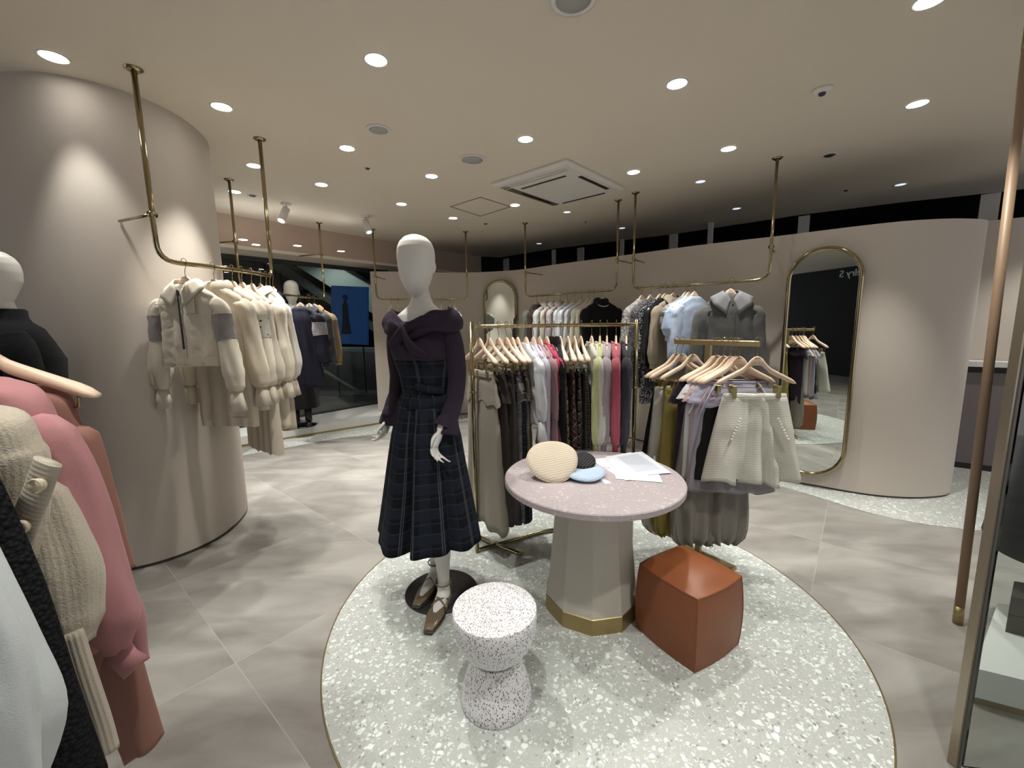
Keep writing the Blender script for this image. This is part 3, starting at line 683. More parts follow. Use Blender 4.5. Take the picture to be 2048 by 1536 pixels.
# T stand
ta, tb_ = U(1350, 682, 2.62), U(1519, 690, 2.22)
TZ = 1.378
t = E('garment_stand', 'brass T shaped garment stand in front of the grey coat', 'garment stand', (0, 0, 0))
dT = (tb_ - ta); dT.z = 0; LT = dT.length; yT = math.atan2(dT.y, dT.x); mT = (ta + tb_) / 2
obj('top_bar', box((mT.x, mT.y, TZ), (LT, .022, .03), yT, .003), brass_flat, t, False)
r_ = ray(1417, 700); d2 = dT.normalized(); tt = (ta.x * d2.y - ta.y * d2.x) / (r_.x * d2.y - r_.y * d2.x); pp = r_ * tt
obj('post', box((pp.x, pp.y, TZ / 2), (.035, .022, TZ - .02), yT, .003), brass_flat, t, False)
obj('base_plate', box((pp.x, pp.y, .012), (.36, .26, .018), yT, .004), brass_flat, t, False)
barT = [Vector((ta.x, ta.y, TZ)), Vector((tb_.x, tb_.y, TZ))]

# ------------------------------------------------------------------ glass door with leather handle at the right
t = E('glass_door', 'frameless glass door with brownish edge strip at the far right', 'door', (1.475, 1.225, 0))
obj('edge_strip', box((0, 0, 1.40), (.010, .024, 2.8), rad(8)), simple('brown_edge_reflection', (.34, .29, .22), .3, .7), t, False)  # metal colour stands in for the brownish reflection in the glass edge
obj('edge_seal', box((.011, -.004, 1.40), (.010, .018, 2.8), rad(8)), simple('grey_seal', (.10, .10, .085), .5), t, False)
gm2, n, l, b = new_mat('door_glass'); setp(b, Base_Color=(.80, .88, .85, 1), Roughness=.01, IOR=1.45); b.inputs['Transmission Weight'].default_value = 1.0
dg = obj('glass_pane', box((.50, -.07, 1.40), (.95, .010, 2.8), rad(-8)), gm2, t, False)
hb, ht = G(1915, 1247, .0), G(2045, 45, CZ)
ht = Vector((ht.x * .5 + hb.x * .5 + .035, ht.y * .5 + hb.y * .5 + .045, 2.80)); hb = Vector((hb.x, hb.y, .004))
hd = (ht - hb)
t = E('wrapped_pole', 'tall tan leather wrapped pole with brass end caps beside the glass door', 'pole', (hb.x, hb.y, 0))
obj('leather_grip', tube([hd * .03, hd * .965], .0185, 20), simple('tan_leather', (.27, .175, .105), .5), t)
obj('end_cap', tube([Vector((0, 0, 0)), hd * .032], .0195, 20), brass_flat, t); obj('end_cap', tube([hd * .96, hd * 1.0 + Vector((0, 0, .04))], .0195, 20), brass_flat, t)
q = [G(a, b_, 0) for a, b_ in ((1936, 1402), (2300, 1500), (2420, 1330), (1984, 1262))]
t = E('platform_reflection', 'low white platform with a gold strip, standing in for a reflection in the glass door', 'platform', (0, 0, 0))  # solid platform built in place of a reflection in the door glass
obj('platform_body', extrude([(p.x, p.y) for p in q], .028, .15), MC['white_laminate'], t, False); cq = sum(q, Vector()) / 4
obj('gold_strip', extrude([((p.x - cq.x) * .995 + cq.x, (p.y - cq.y) * .995 + cq.y) for p in q], 0, .028), brass_flat, t, False)
t = E('slats_reflection', 'dark wooden slats standing in for a reflection in the glass door', 'box', (0, 0, 0))  # slats added as part of the same mirrored view
q = [G(a, b_, .15) for a, b_ in ((2008, 1262), (2300, 1330), (2330, 1290), (2015, 1228))]
for k in range(2): obj('slat', extrude([(p.x, p.y) for p in q], .151 + k * .085, .232 + k * .085), simple('dark_olive_wood', (.06, .05, .035), .5), t, False)
# ------------------------------------------------------------------ hangers
def hz(x):                              # centre line of the wooden body below the bar
    a = abs(x); t_ = [(0, 0), (.025, .006), (.05, .034), (.075, .056), (.11, .074), (.16, .099), (.21, .124)]
    for (p, u_), (q, v_) in zip(t_, t_[1:]):
        if a <= q: return -.106 - (u_ + (v_ - u_) * (a - p) / (q - p))
    return -.231
def make_hanger(name, clips):
    t = E(name, 'pale wooden hanger', 'hanger', (0, 0, -5))
    rs = []
    for k in range(29):
        x = -.205 + .41 * k / 28; a = abs(x) / .205
        hh = .017 + .009 * max(0, 1 - abs(x) / .05) - (.004 * a if a < .9 else .004 + .008 * (a - .9) * 10)
        yy = .0065 + .0125 * a ** 1.6 - (.008 * max(0, (a - .9) * 10) ** 2 if a > .9 else 0)
        z = hz(x)
        rs.append([(x, yy * (abs(cos(th)) ** .7) * (1 if cos(th) >= 0 else -1), z + hh * (abs(sin(th)) ** .7) * (1 if sin(th) >= 0 else -1)) for th in [2 * PI * j / 12 for j in range(12)]])
    obj('wooden_body', loft(rs, (True, True)), wood, t)
    pts = [(.0, 0, -.075), (0, 0, -.052)] + [(0 + .019 * cos(a) - .0, 0, .0 + .019 * sin(a)) for a in [rad(-60 + 28 * j) for j in range(9)]]
    pts = [(0, 0, -.085), (0, 0, -.055), (.006, 0, -.038), (.016, 0, -.022)] + [(.0195 * cos(rad(a)), 0, .0195 * sin(rad(a)) - .002) for a in range(-30, 200, 25)]
    obj('hook', tube(pts, .0019, 7, ref=(0, 1, 0)), brass, t)
    obj('logo_mark', join(box((-.004, -.0092, -.094), (.034, .0006, .0022)), box((-.011, -.0092, -.0915), (.006, .0006, .005)), box((.008, -.0092, -.0925), (.004, .0006, .004))), simple('brown_print', (.16, .10, .07), .6), t, False)
    if clips:
        obj('clip_bar', tube([(-.175, 0, -.215), (-.17, 0, -.252), (.17, 0, -.252), (.175, 0, -.215)], .0028, 8, ref=(0, 1, 0)), brass, t)
        for s in (-1, 1): obj('clip', join(box((s * .115, -.021, -.272), (.022, .004, .066), 0, .001), box((s * .115, .021, -.272), (.022, .004, .066), 0, .001), box((s * .115, 0, -.250), (.018, .04, .012))), brass_flat, t, False)
    return t
H0 = make_hanger('coat_hanger', False); H1 = make_hanger('clip_hanger', True)
used = {0: 0, 1: 0}
def hang(loc, rz, label, clips=False):
    src = H1 if clips else H0; k = 1 if clips else 0
    if not used[k]:
        used[k] = 1; src.location = loc; src.rotation_euler = (0, 0, rz); src['label'] = label; src['group'] = 'pale wooden hangers'; return src
    return dup(src, loc, rz, label, 'pale wooden hangers')

# ------------------------------------------------------------------ garments (local frame: X along the shoulders, -Y the front, Z = 0 at the bar)
def sgn(v): return 1 if v >= 0 else -1
def top_garment(name, label, cat, loc, rz, mat, L=.62, sh=.20, zs=-.165, zn=-.118, wb=.22, d=.045, dh=None, fold=.012, nf=5, sl=.58, sr=(.05, .055, .06, .035), so=.05, sf=.0, cuff=.05, cuffr=None, cuffm=None, collar='crew', cm=None, seed=0, trim=None, band=None, buttons=0, peplum=0, fuzz=0, zip_=0, pocket=0, belt=None, sy=1.0, cl=.075, hemband=None, swing=0, ck=1.0):
    rnd = random.Random(seed * 7 + 3); ph = [rnd.uniform(0, 6.28) for _ in range(6)]
    t = E(name, label, cat, loc, rz); dh = dh or d * 1.25
    n = 72; R = 30; rs = []
    zn = -.138; zs = hz(.2) + .015
    def shz(x):
        a = abs(x); return hz(max(a, .066)) + .024 - max(0, a - .185) * .9
    hem = -L
    for k in range(R + 1):
        v = k / R; vv = v ** 1.15
        w_ = sh + (wb - sh) * ip([(0, 0), (.25, .05), (.6, .55), (1, 1)], v) - .012 * sin(PI * min(1, v * 1.6)) * (wb < sh * 1.25)
        dd = max(d * ip([(0, .12), (.06, .55), (.2, 1), (.5, 1)], v), .027 * ip([(0, .25), (.015, .8), (.04, 1)], v)) + (dh - d) * v
        ring = []
        for j in range(n):
            th = 2 * PI * j / n; cx_, sy_ = cos(th), sin(th)
            x = w_ * sgn(cx_) * abs(cx_) ** .85; y = dd * sgn(sy_) * abs(sy_) ** .75
            A = fold * ip([(0, 0), (.25, .25), (1, 1)], v)
            y += A * (sin(nf * x / wb * 2.2 + ph[0] + v * 1.2) + .5 * sin(nf * 1.9 * x / wb * 2 + ph[1]) * v) * (.6 + .4 * sgn(sy_) * sin(ph[2] + 3 * x / wb))
            x += A * .5 * sin(3 * th + ph[3] + v * 2); y += swing * v * v
            nz = noise.noise(Vector((x * 12 + seed, sy_ * 1.5, v * 2.5))); nz2 = noise.noise(Vector((x * 24 + v * 9 + seed, sgn(sy_), v * 16)))
            y += sgn(sy_) * (nz * .6 * fold + (1 - abs(nz2) * 2) * .3 * fold) * min(1, v * 5)
            z0 = shz(x); z = z0 + (hem - z0) * vv + (.006 * sin(2 * th + ph[4]) * v)
            ring.append((x, y, z))
        rs.append(ring)
    body = obj('body', loft(rs, (True, False)), mat, t)
    so_m = body.modifiers.new('t', 'SOLIDIFY'); so_m.thickness = .003
    if hemband: obj('hem_band', loft([[(p[0] * 1.012, p[1] * 1.05 + .0, p[2] + dz) for p in rs[-1]] for dz in (.045, .02, -.012)]), hemband, t)
    # sleeves
    if sl > 0:
        for s in (-1, 1):
            p0 = Vector((s * (sh - .026), 0, shz(sh) + .004)); ln = sl - (cuff if cuffm is None or True else 0)
            a = so * (.8 + .4 * rnd.random()); f_ = sf + rnd.uniform(-.012, .012)
            z_ = shz(sh)
            pts = spl([Vector((s * (sh - .075), 0, z_ + .0 - sr[0] * .55)), Vector((s * (sh - .03), 0, z_ - sr[0] * .62)), Vector((s * (sh + .012 + a * .12), f_ * .1, z_ - sr[0] * 1.15)), p0 + Vector((s * (.035 + a * .3), f_ * .25, -ln * .25)), p0 + Vector((s * (.038 + a * .6), f_ * .55, -ln * .55)), p0 + Vector((s * (.036 + a * .9), f_ * .9, -ln * .86)), p0 + Vector((s * (.032 + a), f_, -ln))], 6)
            tb = [(0, sr[0] * .5), (.06, sr[0] * .72), (.12, sr[0] * .95), (.2, sr[0]), (.45, sr[1]), (.82, sr[2]), (.94, sr[2] * .85 if sr[2] > sr[3] * 1.3 else sr[3]), (1, sr[3])]
            fo = lambda tt_, th, s=s: 1 + .10 * sin(3 * th + ph[2] + s) * ip([(0, .2), (.8, 1), (1, .4)], tt_) + .05 * sin(5 * th + 9 * tt_ + ph[3]) + .14 * noise.noise(Vector((cos(th) * 1.6 + s * 3 + seed, sin(th) * 1.6, tt_ * 4))) + .08 * (1 - 2 * abs(noise.noise(Vector((cos(th) * 2.4 + s + seed, sin(th) * 2.4, tt_ * 14)))))
            st_ = tube(pts, lambda tt_: ip(tb, tt_), 28, sy, ref=(1, 0, 0), fold=fo)
            sv = obj('sleeve', st_, mat, t)
            if band:
                nb = 28; b0_, b1_ = int(len(pts) * .43), int(len(pts) * .62); rr_ = []
                for q_ in range(b0_, b1_ + 1):
                    rg_ = st_[0][q_ * nb:(q_ + 1) * nb]; cc_ = sum(rg_, Vector()) / nb; rr_.append([cc_ + (p_ - cc_) * 1.06 for p_ in rg_])
                obj('sleeve_band', loft(rr_), band, sv)
            if cuff:
                e = pts[-1]; cr_ = cuffr or (sr[3] * .92, sr[3] * .92)
                obj('cuff', tube([e + Vector((0, 0, .004)), e + Vector((0, 0, -cuff * .5)), e + Vector((s * .003, 0, -cuff))], [cr_[0], (cr_[0] + cr_[1]) / 2, cr_[1]], 18, sy, ref=(1, 0, 0), fold=lambda tt_, th: 1 + .06 * sin(4 * th + ph[0]) * (1 + 2 * (cr_[1] > cr_[0] * 1.2) * tt_)), cuffm or mat, sv)
    cmat = cm or mat
    if collar in ('crew', 'turtle', 'band'):
        hgt = {'crew': .016, 'turtle': .05, 'band': .03}[collar]
        rg = []
        for dz, g in ((-.014, 1.08), (0, 1.0), (hgt, .94), (hgt + .002, .86), (-.01, .84)):
            rg.append([(cl * g * cos(th), .034 * g * sin(th) * 1.0, zn + dz + .004 - .016 * (1 - sin(th)) * (collar != 'turtle')) for th in [2 * PI * j / 32 for j in range(32)]])
        obj('collar', loft(rg), cmat, t)
    elif collar == 'shirt':
        for s in (-1, 1):
            V = [(a_ * (ck if i_ in (5, 6, 7) else 1), b_, zn + (c_ - zn) * (ck if i_ in (0, 5, 6) else 1)) for i_, (a_, b_, c_) in enumerate([(s * .012, -.042, zn - .030), (s * .045, -.04, zn + .012), (s * .07, -.010, zn + .034), (s * .05, .032, zn + .040), (0, .042, zn + .042),
                 (s * .040, -.072, zn - .125), (s * .118, -.066, zn - .066), (s * .135, -.024, zn - .020), (s * .090, .045, zn + .004), (0, .055, zn + .008)])]
            F = [(0, 1, 6, 5), (1, 2, 7, 6), (2, 3, 8, 7), (3, 4, 9, 8)]
            o = link('collar', V, F if s > 0 else [tuple(reversed(f)) for f in F], cmat, t); mm = o.modifiers.new('s', 'SUBSURF'); mm.levels = 2; mm.render_levels = 2
            mm.subdivision_type = 'SIMPLE'; o.modifiers.new('t', 'SOLIDIFY').thickness = .005
    elif collar == 'hood':
        rg = [[(cl * g * cos(th), .05 * g * sin(th) + .02, zn + dz - .01 * (1 - sin(th))) for th in [2 * PI * j / 32 for j in range(32)]] for dz, g in ((-.02, 1.3), (.012, 1.35), (.045, 1.15), (.055, .9), (.02, .8), (-.02, .8))]
        obj('hood', loft(rg), cmat, t)
    if ck > 1: obj('placket', loft([[(x_, -(d + (dh - d) * v_) * ip([(0, .5), (.12, 1), (1, 1.02)], v_) - fold * .8 * v_ - y_, zn - .03 + (hem - zn + .05) * v_) for x_, y_ in ((-.032, -.004), (-.03, .006), (.03, .006), (.032, -.004))] for v_ in [k_ / 16 for k_ in range(17)]], (True, True)), mat, t)
    def front_y(x, z):
        v = min(1, max(0, (zn - z) / (L + zn))); return -(d * 1.06 + (dh - d) * v + fold * v * 1.3) - .001
    if buttons:
        for k in range(buttons):
            z = zn - .06 - k * (L + zn - .12) / max(1, buttons); y = front_y(0, z)
            obj('button', tube([(0, y + .004, z), (0, y - .003, z)], [.009, .008], 14), trim or brass, t)
    if zip_: obj('zipper', join(box((.0, front_y(0, zn - .03 - zip_ / 2), zn - .03 - zip_ / 2), (.010, .004, zip_)), box((0, front_y(0, 0) - .004, zn - .05), (.006, .004, .03))), black_metal, t, False)
    if pocket: obj('stitched_panel', join(box((.07, front_y(0, -.3) , -.26), (.075, .003, .085), 0, .001), box((-.03, front_y(0, -.25), zn - .11), (.30, .002, .006))), mat, t, False)
    if peplum: pass
    if belt: obj('belt', loft([[(p[0] * 1.03, p[1] * 1.12, p[2] + dz) for p in rs[int(R * .62)]] for dz in (.018, .0, -.018)]), belt, t)
    if trim and not buttons: obj('neck_trim', tube([((cl + .012) * cos(th), -.048 * abs(sin(th)) - .004, zn - .002 - .055 * abs(sin(th))) for th in [PI + PI * j / 16 for j in range(17)]], .0045, 8), trim, t)
    return t
def drop_garment(name, label, cat, loc, rz, mat, L=.7, z0=-.284, wt_=.14, wh=.2, dt=.016, dh=.05, nf=5, fold=.02, wband=None, gather=0, seed=0, legs=False, peplum=None, over=None, ties=None, ww=.035, hemr=None, crop=None, tie_z=None, sharp=False, pleats=()):
    rnd = random.Random(seed * 11 + 5); ph = [rnd.uniform(0, 6.28) for _ in range(6)]
    t = E(name, label, cat, loc, rz); n = 64
    def shell(x0, wa, wz, da, dz_, za, zb, fo, cap0=True, g=0, nfo=nf):
        rs = []; R = 20
        for k in range(R + 1):
            v = k / R; w_ = wa + (wz - wa) * v ** .9; dd = da + (dz_ - da) * ip([(0, 0), (.4, .6), (1, 1)], v)
            if g:
                q = ip([(0, 1), (.8, 1.25), (.93, 1.15), (1, .62)], v); w_ *= q; dd *= q
            ring = []
            for j in range(n):
                th = 2 * PI * j / n; c_, s_ = cos(th), sin(th)
                x = w_ * sgn(c_) * abs(c_) ** .85; y = dd * sgn(s_) * abs(s_) ** .7
                A = fo * ip([(0, .05), (.15, .3), (1, 1)], v)
                wv = sin(nfo * PI * x / max(w_, .01) * .5 * 1.3 + ph[0])
                if sharp: wv = sgn(wv) * abs(wv) ** .5
                y += A * (wv + .4 * sin(nfo * 2.3 * x / max(w_, .01) + ph[1] + v))
                x += A * .4 * sin(2 * th + ph[2] + 2 * v)
                if g and v > .75: y += .012 * sin(11 * th) * (v - .75) * 4
                y += sgn(s_) * fo * min(1, v * 3) * (noise.noise(Vector((x * 9 + seed, s_, v * 4))) * .6 + (1 - 2 * abs(noise.noise(Vector((x * 20 + v * 6, sgn(s_) + seed, v * 12))))) * .22)
                y *= 1 if y < 0 else .4
                for p_, dr_ in pleats:
                    q_ = (x / max(w_, .01) - p_ * (.55 + .45 * v)) * dr_ / .34
                    if s_ < 0 and 0 < q_ < 1: y += .105 * v ** .8 * (1 - q_) * min(1, q_ * 9)
                ring.append((x0 + x, y, za + (zb - za) * v + .012 * v * sin(2 * th + ph[4]) - (.012 * v * wv if not g else 0)))
            rs.append(ring)
        return rs
    if legs:
        for s in (-1, 1):
            r1 = shell(s * wt_ * .5, wt_ * .52, wh * .55, dt, dh, z0 - ww * .5, z0 - L, fold, True, gather)
            o = obj('leg', loft(r1, (True, gather > 0)), mat, t); 
    else:
        rs = shell(0, wt_, wh, dt, dh, z0 - ww * .5, z0 - L, fold, True, gather)
        o = obj('skirt_body', loft(rs, (True, False)), mat, t); o.modifiers.new('t', 'SOLIDIFY').thickness = .003
        if hemr: obj('hem_lining', loft([[(p[0] * .97, p[1] * .95, p[2] + dz) for p in rs[-1]] for dz in (.05, -.02, -.05)]), hemr, t)
    wb_ = [[(wt_ * g * sgn(cos(th)) * abs(cos(th)) ** .7, (dt + .003) * g * sgn(sin(th)) * abs(sin(th)) ** .7, z) for th in [2 * PI * j / 32 for j in range(32)]] for z, g in ((z0 - ww, 1.02), (z0 - ww * .5, 1.02), (z0, 1.0), (z0, .8))]
    obj('waistband', loft(wb_, (False, True)), wband or mat, t)
    if peplum:
        r2 = shell(0, wt_ * 1.04, wt_ * 1.34, dt + .006, dt + .034, z0 - .02, z0 - peplum, .010)
        obj('bodice', loft(r2, (False, False)), over or mat, t)
        for st_ in (tube(spl([(-wt_ * .6, -dt - .01, z0 - .01), (-wt_ * .9, -dt - .05, z0 - .09), (-wt_ * 1.05, -dt - .03, z0 - .18)], 5), .006, 6), tube(spl([(wt_ * .6, -dt - .01, z0 - .01), (wt_ * .75, -dt - .05, z0 - .08), (wt_ * .9, -dt - .03, z0 - .16)], 5), .006, 6)): obj('shoulder_strap', st_, over or mat, t)
    if ties:
        tz = tie_z or (z0 - L * .45); a = Vector((-wh * .75, -dh * .6, tz))
        obj('drawstring_bow', join(*[tube(spl([a, a + Vector((dx, -.012, dz)), a + Vector((dx * 1.3, -.02, dz * 1.7)), a + Vector((dx * .3, -.018, dz * 1.1)), a], 5), .0022, 6) for dx, dz in ((.02, -.05), (-.022, -.04))], tube(spl([a, a + Vector((.006, -.012, -.07)), a + Vector((.002, -.012, -.15))], 5), .0022, 6), tube(spl([a, a + Vector((-.012, -.012, -.06)), a + Vector((-.014, -.012, -.12))], 5), .0022, 6)), ties, t)
    return t
def on_bar(bar, px):                    # the point of the bar seen at a pixel column
    best = None
    for a, b_ in zip(bar, bar[1:]):
        for k in range(41):
            p = a + (b_ - a) * (k / 40); e = abs(PX(p) - px)
            if best is None or e < best[0]: best = (e, p, (b_ - a))
    return best[1], math.atan2(best[2].y, best[2].x)
SEEN = set()
def place(bar, px, dyaw, short, where, kind, name, cat, mat, clips=False, yaw=None, hlabel=None, **k):
    p, a = on_bar(bar, px); rz = (a + PI / 2 + rad(dyaw)) if yaw is None else rad(yaw)
    loc = (p.x, p.y, p.z)
    off = Vector((0, 0, .0135))
    hang((p.x, p.y, p.z + .0125), rz, hlabel or ('pale wooden hanger holding the ' + short), clips)
    lab = short + ' ' + where
    if kind == 'top': g_ = top_garment(name, lab, cat, (p.x, p.y, p.z + .0125), rz, mat, **k)
    else: g_ = drop_garment(name, lab, cat, (p.x, p.y, p.z + .0125), rz, mat, **k)
    g_['group'] = 'garments ' + where; return g_
SE = random.Random(4)
K = fabric
# --- free-standing rack, left to right
W = 'on the brass rack behind the table'
beige = K('stone_twill', (.34, .30, .245)); dkb = K('dark_brown_twill', (.055, .045, .04)); blur = K('blurred_check', (.05, .045, .045), 'plaid', (.30, .28, .28), (.42, .40, .40), .11)
navyp = K('navy_check', (.012, .018, .028), 'plaid', (.02, .03, .045), (.10, .12, .14), .07); smallp = K('brown_small_check', (.13, .10, .07), 'plaid', (.05, .04, .03), (.3, .26, .2), .018)
sheer = K('white_sheer', (.62, .64, .66), 'satin'); lilac = K('pale_lilac_knit', (.46, .43, .50), 'knit'); mauve = K('mauve_knit', (.33, .21, .22), 'knit'); crim = K('crimson_knit', (.42, .035, .09), 'knit')
blk = K('black_knit', (.012, .012, .014), 'knit'); yelp = K('yellow_check', (.035, .025, .015), 'plaid', (.26, .20, .09), (.62, .56, .36), .06, rot=.78); brp = K('brown_check', (.07, .03, .035), 'plaid', (.12, .07, .07), (.5, .42, .36), .065, rot=.78); gyp = K('dark_grey_check', (.02, .02, .02), 'plaid', (.08, .08, .07), (.36, .35, .30), .05, rot=.78)
dp = dict( L=.98, wt_=.15, wh=.20, dh=.055, fold=.018)
def rk(px, dy, short, kind, name, cat, mat, **k):
    place(rbar, px, dy, short, W, kind, name, cat, mat, seed=SE.randint(0, 99), **k)
rk(958, 12, 'stone beige dress with folded bodice', 'drop', 'long_dress', 'dress', beige, clips=True, **dict(dp, wh=.24, dh=.075, fold=.016, L=1.0), peplum=.20)
rk(978, 13, 'dark brown dress with glossy bodice', 'drop', 'long_dress', 'dress', dkb, clips=True, **dict(dp, dh=.045), peplum=.19)
rk(996, 13, 'charcoal brown matte long skirt', 'drop', 'long_skirt', 'skirt', K('charcoal_twill', (.075, .065, .06)), clips=True, **dict(dp, dh=.04))
rk(1012, 12, 'black and white blurred check dress', 'drop', 'long_dress', 'dress', blur, clips=True, **dict(dp, dh=.04), peplum=.20)
rk(1024, 10, 'dark navy check long skirt', 'drop', 'long_skirt', 'skirt', navyp, clips=True, **dict(dp, dh=.045))
rk(1036, 9, 'brown small check dress', 'drop', 'long_dress', 'dress', smallp, clips=True, **dict(dp, dh=.035, L=.85), peplum=.17)
kt = dict(sy=.58, L=.62, d=.022, dh=.026, fold=.006, sr=(.046, .05, .05, .036), so=.02, wb=.2)
rk(1052, 8, 'white sheer blouse with bow tied cuffs', 'top', 'blouse', 'blouse', sheer, **dict(kt, sl=.52, cuff=.15, cuffr=(.026, .06), collar='crew'))
rk(1066, 7, 'pale lilac knit top', 'top', 'knit_top', 'top', lilac, **dict(kt, sl=.58, sr=(.04, .036, .034, .03)))
rk(1080, 6, 'mauve knit top with slit cuffs', 'top', 'knit_top', 'top', mauve, **dict(kt, sl=.50, cuff=.13, cuffr=(.03, .042), sr=(.04, .036, .034, .03)))
rk(1094, 5, 'crimson knit top with flared cuffs', 'top', 'knit_top', 'top', crim, **dict(kt, sl=.50, cuff=.14, cuffr=(.03, .045), sr=(.04, .036, .034, .03)))
rk(1108, 4, 'plain black knit top', 'top', 'knit_top', 'top', blk, **dict(kt, sl=.66, sr=(.044, .046, .046, .04), collar='turtle'))
for px, s_, m_ in ((1122, 'black and yellow diagonal check skirt', yelp), (1136, 'brown and pink diagonal check skirt', brp), (1150, 'dark grey diagonal check skirt', gyp), (1163, 'black and grey fine check skirt', K('fine_grey_check', (.03, .03, .03), 'plaid', (.1, .1, .09), (.3, .3, .27), .035))):
    rk(px, 3, s_, 'drop', 'long_skirt', 'skirt', m_, clips=True, **dict(dp, L=.74, wh=.19, dh=.042))
fz = dict(sy=.6, fold=.005, L=.60, d=.024, dh=.028, sr=(.05, .05, .052, .032), so=.015, sl=.60, cuff=.07, wb=.2, collar='crew')
for px, s_, c_ in ((1183, 'cream fluffy cardigan', (.60, .59, .50)), (1201, 'lime yellow fluffy cardigan', (.50, .54, .22)), (1214, 'greyish pink fluffy cardigan', (.38, .32, .34)), (1232, 'raspberry red fluffy cardigan', (.46, .07, .11)), (1253, 'charcoal fluffy cardigan', (.035, .035, .045))):
    rk(px, (px < 1190) * 3 - 3, s_, 'top', 'cardigan', 'cardigan', K('fluffy_' + s_.split()[0], c_, 'fuzzy'), **dict(fz, sr=(.05, .05, .062 if px < 1190 else .052, .032)), buttons=4, trim=simple('pearl_button', (.7, .66, .6), .25))

# --- rail behind the mannequin
W = 'on the rail behind the plaid mannequin'
def ra_(px, dy, short, kind, name, cat, mat, **k): place(barA, px, dy, short, W, kind, name, cat, mat, seed=SE.randint(0, 99), **k)
yl = K('yellow_lace', (.55, .52, .22), 'lace', (.70, .68, .55)); wc = K('white_cotton', (.66, .66, .64)); brv = K('dark_brown_satin', (.055, .035, .03), 'satin')
ra_(782, 0, 'white blouse with yellow lace', 'top', 'blouse', 'blouse', yl, L=.45, d=.03, sl=.42, sr=(.05, .06, .06, .04))
ra_(797, 0, 'long cream dress', 'top', 'long_dress', 'dress', K('cream_cotton', (.56, .51, .42)), L=1.15, d=.03, wb=.24, sl=.6)
ra_(852, 0, 'lime green slip dress', 'drop', 'long_dress', 'dress', K('lime_satin', (.38, .42, .16), 'satin'), clips=True, L=1.1, wh=.24, dh=.05)
ra_(880, 0, 'slate grey long dress', 'drop', 'long_dress', 'dress', K('slate_twill', (.11, .12, .115)), clips=True, L=1.1, wh=.26, dh=.07)
ra_(898, 0, 'dark brown satin blouse with gathered sleeves', 'top', 'blouse', 'blouse', brv, L=.55, d=.035, sl=.30, sr=(.07, .09, .08, .05))
ra_(910, 0, 'white puff sleeve blouse', 'top', 'blouse', 'blouse', wc, L=.5, d=.03, sl=.28, sr=(.07, .08, .07, .05))
# --- white blouse rail
W = 'on the middle brass ceiling rail'
def rb_(px, dy, short, kind, name, cat, mat, **k): place(barB, px, dy, short, W, kind, name, cat, mat, seed=SE.randint(0, 99), **k)
shirt = dict(sy=.65, fold=.007, L=.74, d=.028, dh=.04, sl=.62, sr=(.052, .055, .058, .035), so=.03)
for i, (px, s_, nm, c_, kd) in enumerate(((1073, 'grey green jacket', 'jacket', (.17, .175, .15), 'plain'), (1083, 'dark brown jacket', 'jacket', (.06, .04, .035), 'plain'), (1095, 'crisp white shirt nearest the brown jacket', 'shirt', (.66, .67, .67), 'plain'), (1108, 'ivory shirt', 'shirt', (.60, .57, .48), 'plain'),
     (1121, 'pale pink shirt', 'shirt', (.60, .52, .54), 'plain'), (1135, 'white satin blouse beside the pale pink shirt', 'blouse', (.66, .69, .72), 'satin'), (1149, 'white ruffled blouse', 'blouse', (.70, .72, .75), 'satin'), (1163, 'white blouse with frilled front', 'blouse', (.68, .70, .74), 'lace'),
     (1178, 'cream blouse with black edging', 'blouse', (.62, .58, .48), 'plain'), (1187, 'plain cream blouse', 'blouse', (.62, .57, .46), 'plain'))):
    rb_(px, -6, s_, 'top', nm, nm, K('rail_' + s_.replace(' ', '_'), c_, kd, (.5, .5, .55) if kd == 'lace' else None), **shirt, collar='shirt' if i in (2, 3, 4) else 'crew')
rb_(1204, 0, 'black jersey with white neck trim facing the room', 'top', 'jersey_top', 'top', blk, yaw=16, L=.95, d=.06, sl=.72, sr=(.06, .055, .05, .04), so=.03, wb=.23, collar='hood', trim=white_paint)
# --- lace and grey coat rail
W = 'on the rail beside the tall mirror'
def rc_(px, dy, short, kind, name, cat, mat, **k): place(barC, px, dy, short, W, kind, name, cat, mat, seed=SE.randint(0, 99), **k)
cg = dict(sy=.72, fold=.01, L=1.05, d=.035, dh=.055, sl=.62, sr=(.055, .06, .06, .04), so=.04, wb=.23)
rc_(1284, -4, 'silver grey lace blouse', 'top', 'blouse', 'blouse', K('silver_lace', (.26, .25, .24), 'lace', (.52, .50, .48)), **dict(cg, sl=.5, sr=(.06, .07, .08, .04)))
rc_(1302, -6, 'charcoal grey ruffled dress', 'top', 'long_dress', 'dress', K('charcoal_lace', (.07, .065, .075), 'lace', (.18, .17, .19)), **cg)
rc_(1320, -8, 'black floral lace dress', 'top', 'long_dress', 'dress', K('black_floral', (.015, .015, .018), 'lace', (.26, .26, .28)), **dict(cg, sr=(.06, .075, .08, .04), L=1.2))
rc_(1331, -8, 'black satin coat', 'top', 'coat', 'coat', K('black_satin', (.010, .011, .014), 'satin'), **cg)
rc_(1347, -10, 'sand beige coat', 'top', 'coat', 'coat', K('sand_twill', (.34, .28, .21)), **dict(cg, L=.95, collar='shirt'))
rc_(1371, -12, 'white blouse under a black and white tweed bolero', 'top', 'blouse', 'blouse', K('pale_check_tweed', (.50, .52, .50), 'plaid', (.12, .12, .14), (.05, .05, .06), .02), **dict(cg, L=.5, sl=.22, sr=(.07, .075, .07, .06), cuff=0))
rc_(1379, -12, 'light blue blouse with puffed sleeves', 'top', 'blouse', 'blouse', K('light_blue_cotton', (.38, .46, .60)), **dict(cg, L=.62, sl=.34, sr=(.07, .08, .085, .05)))
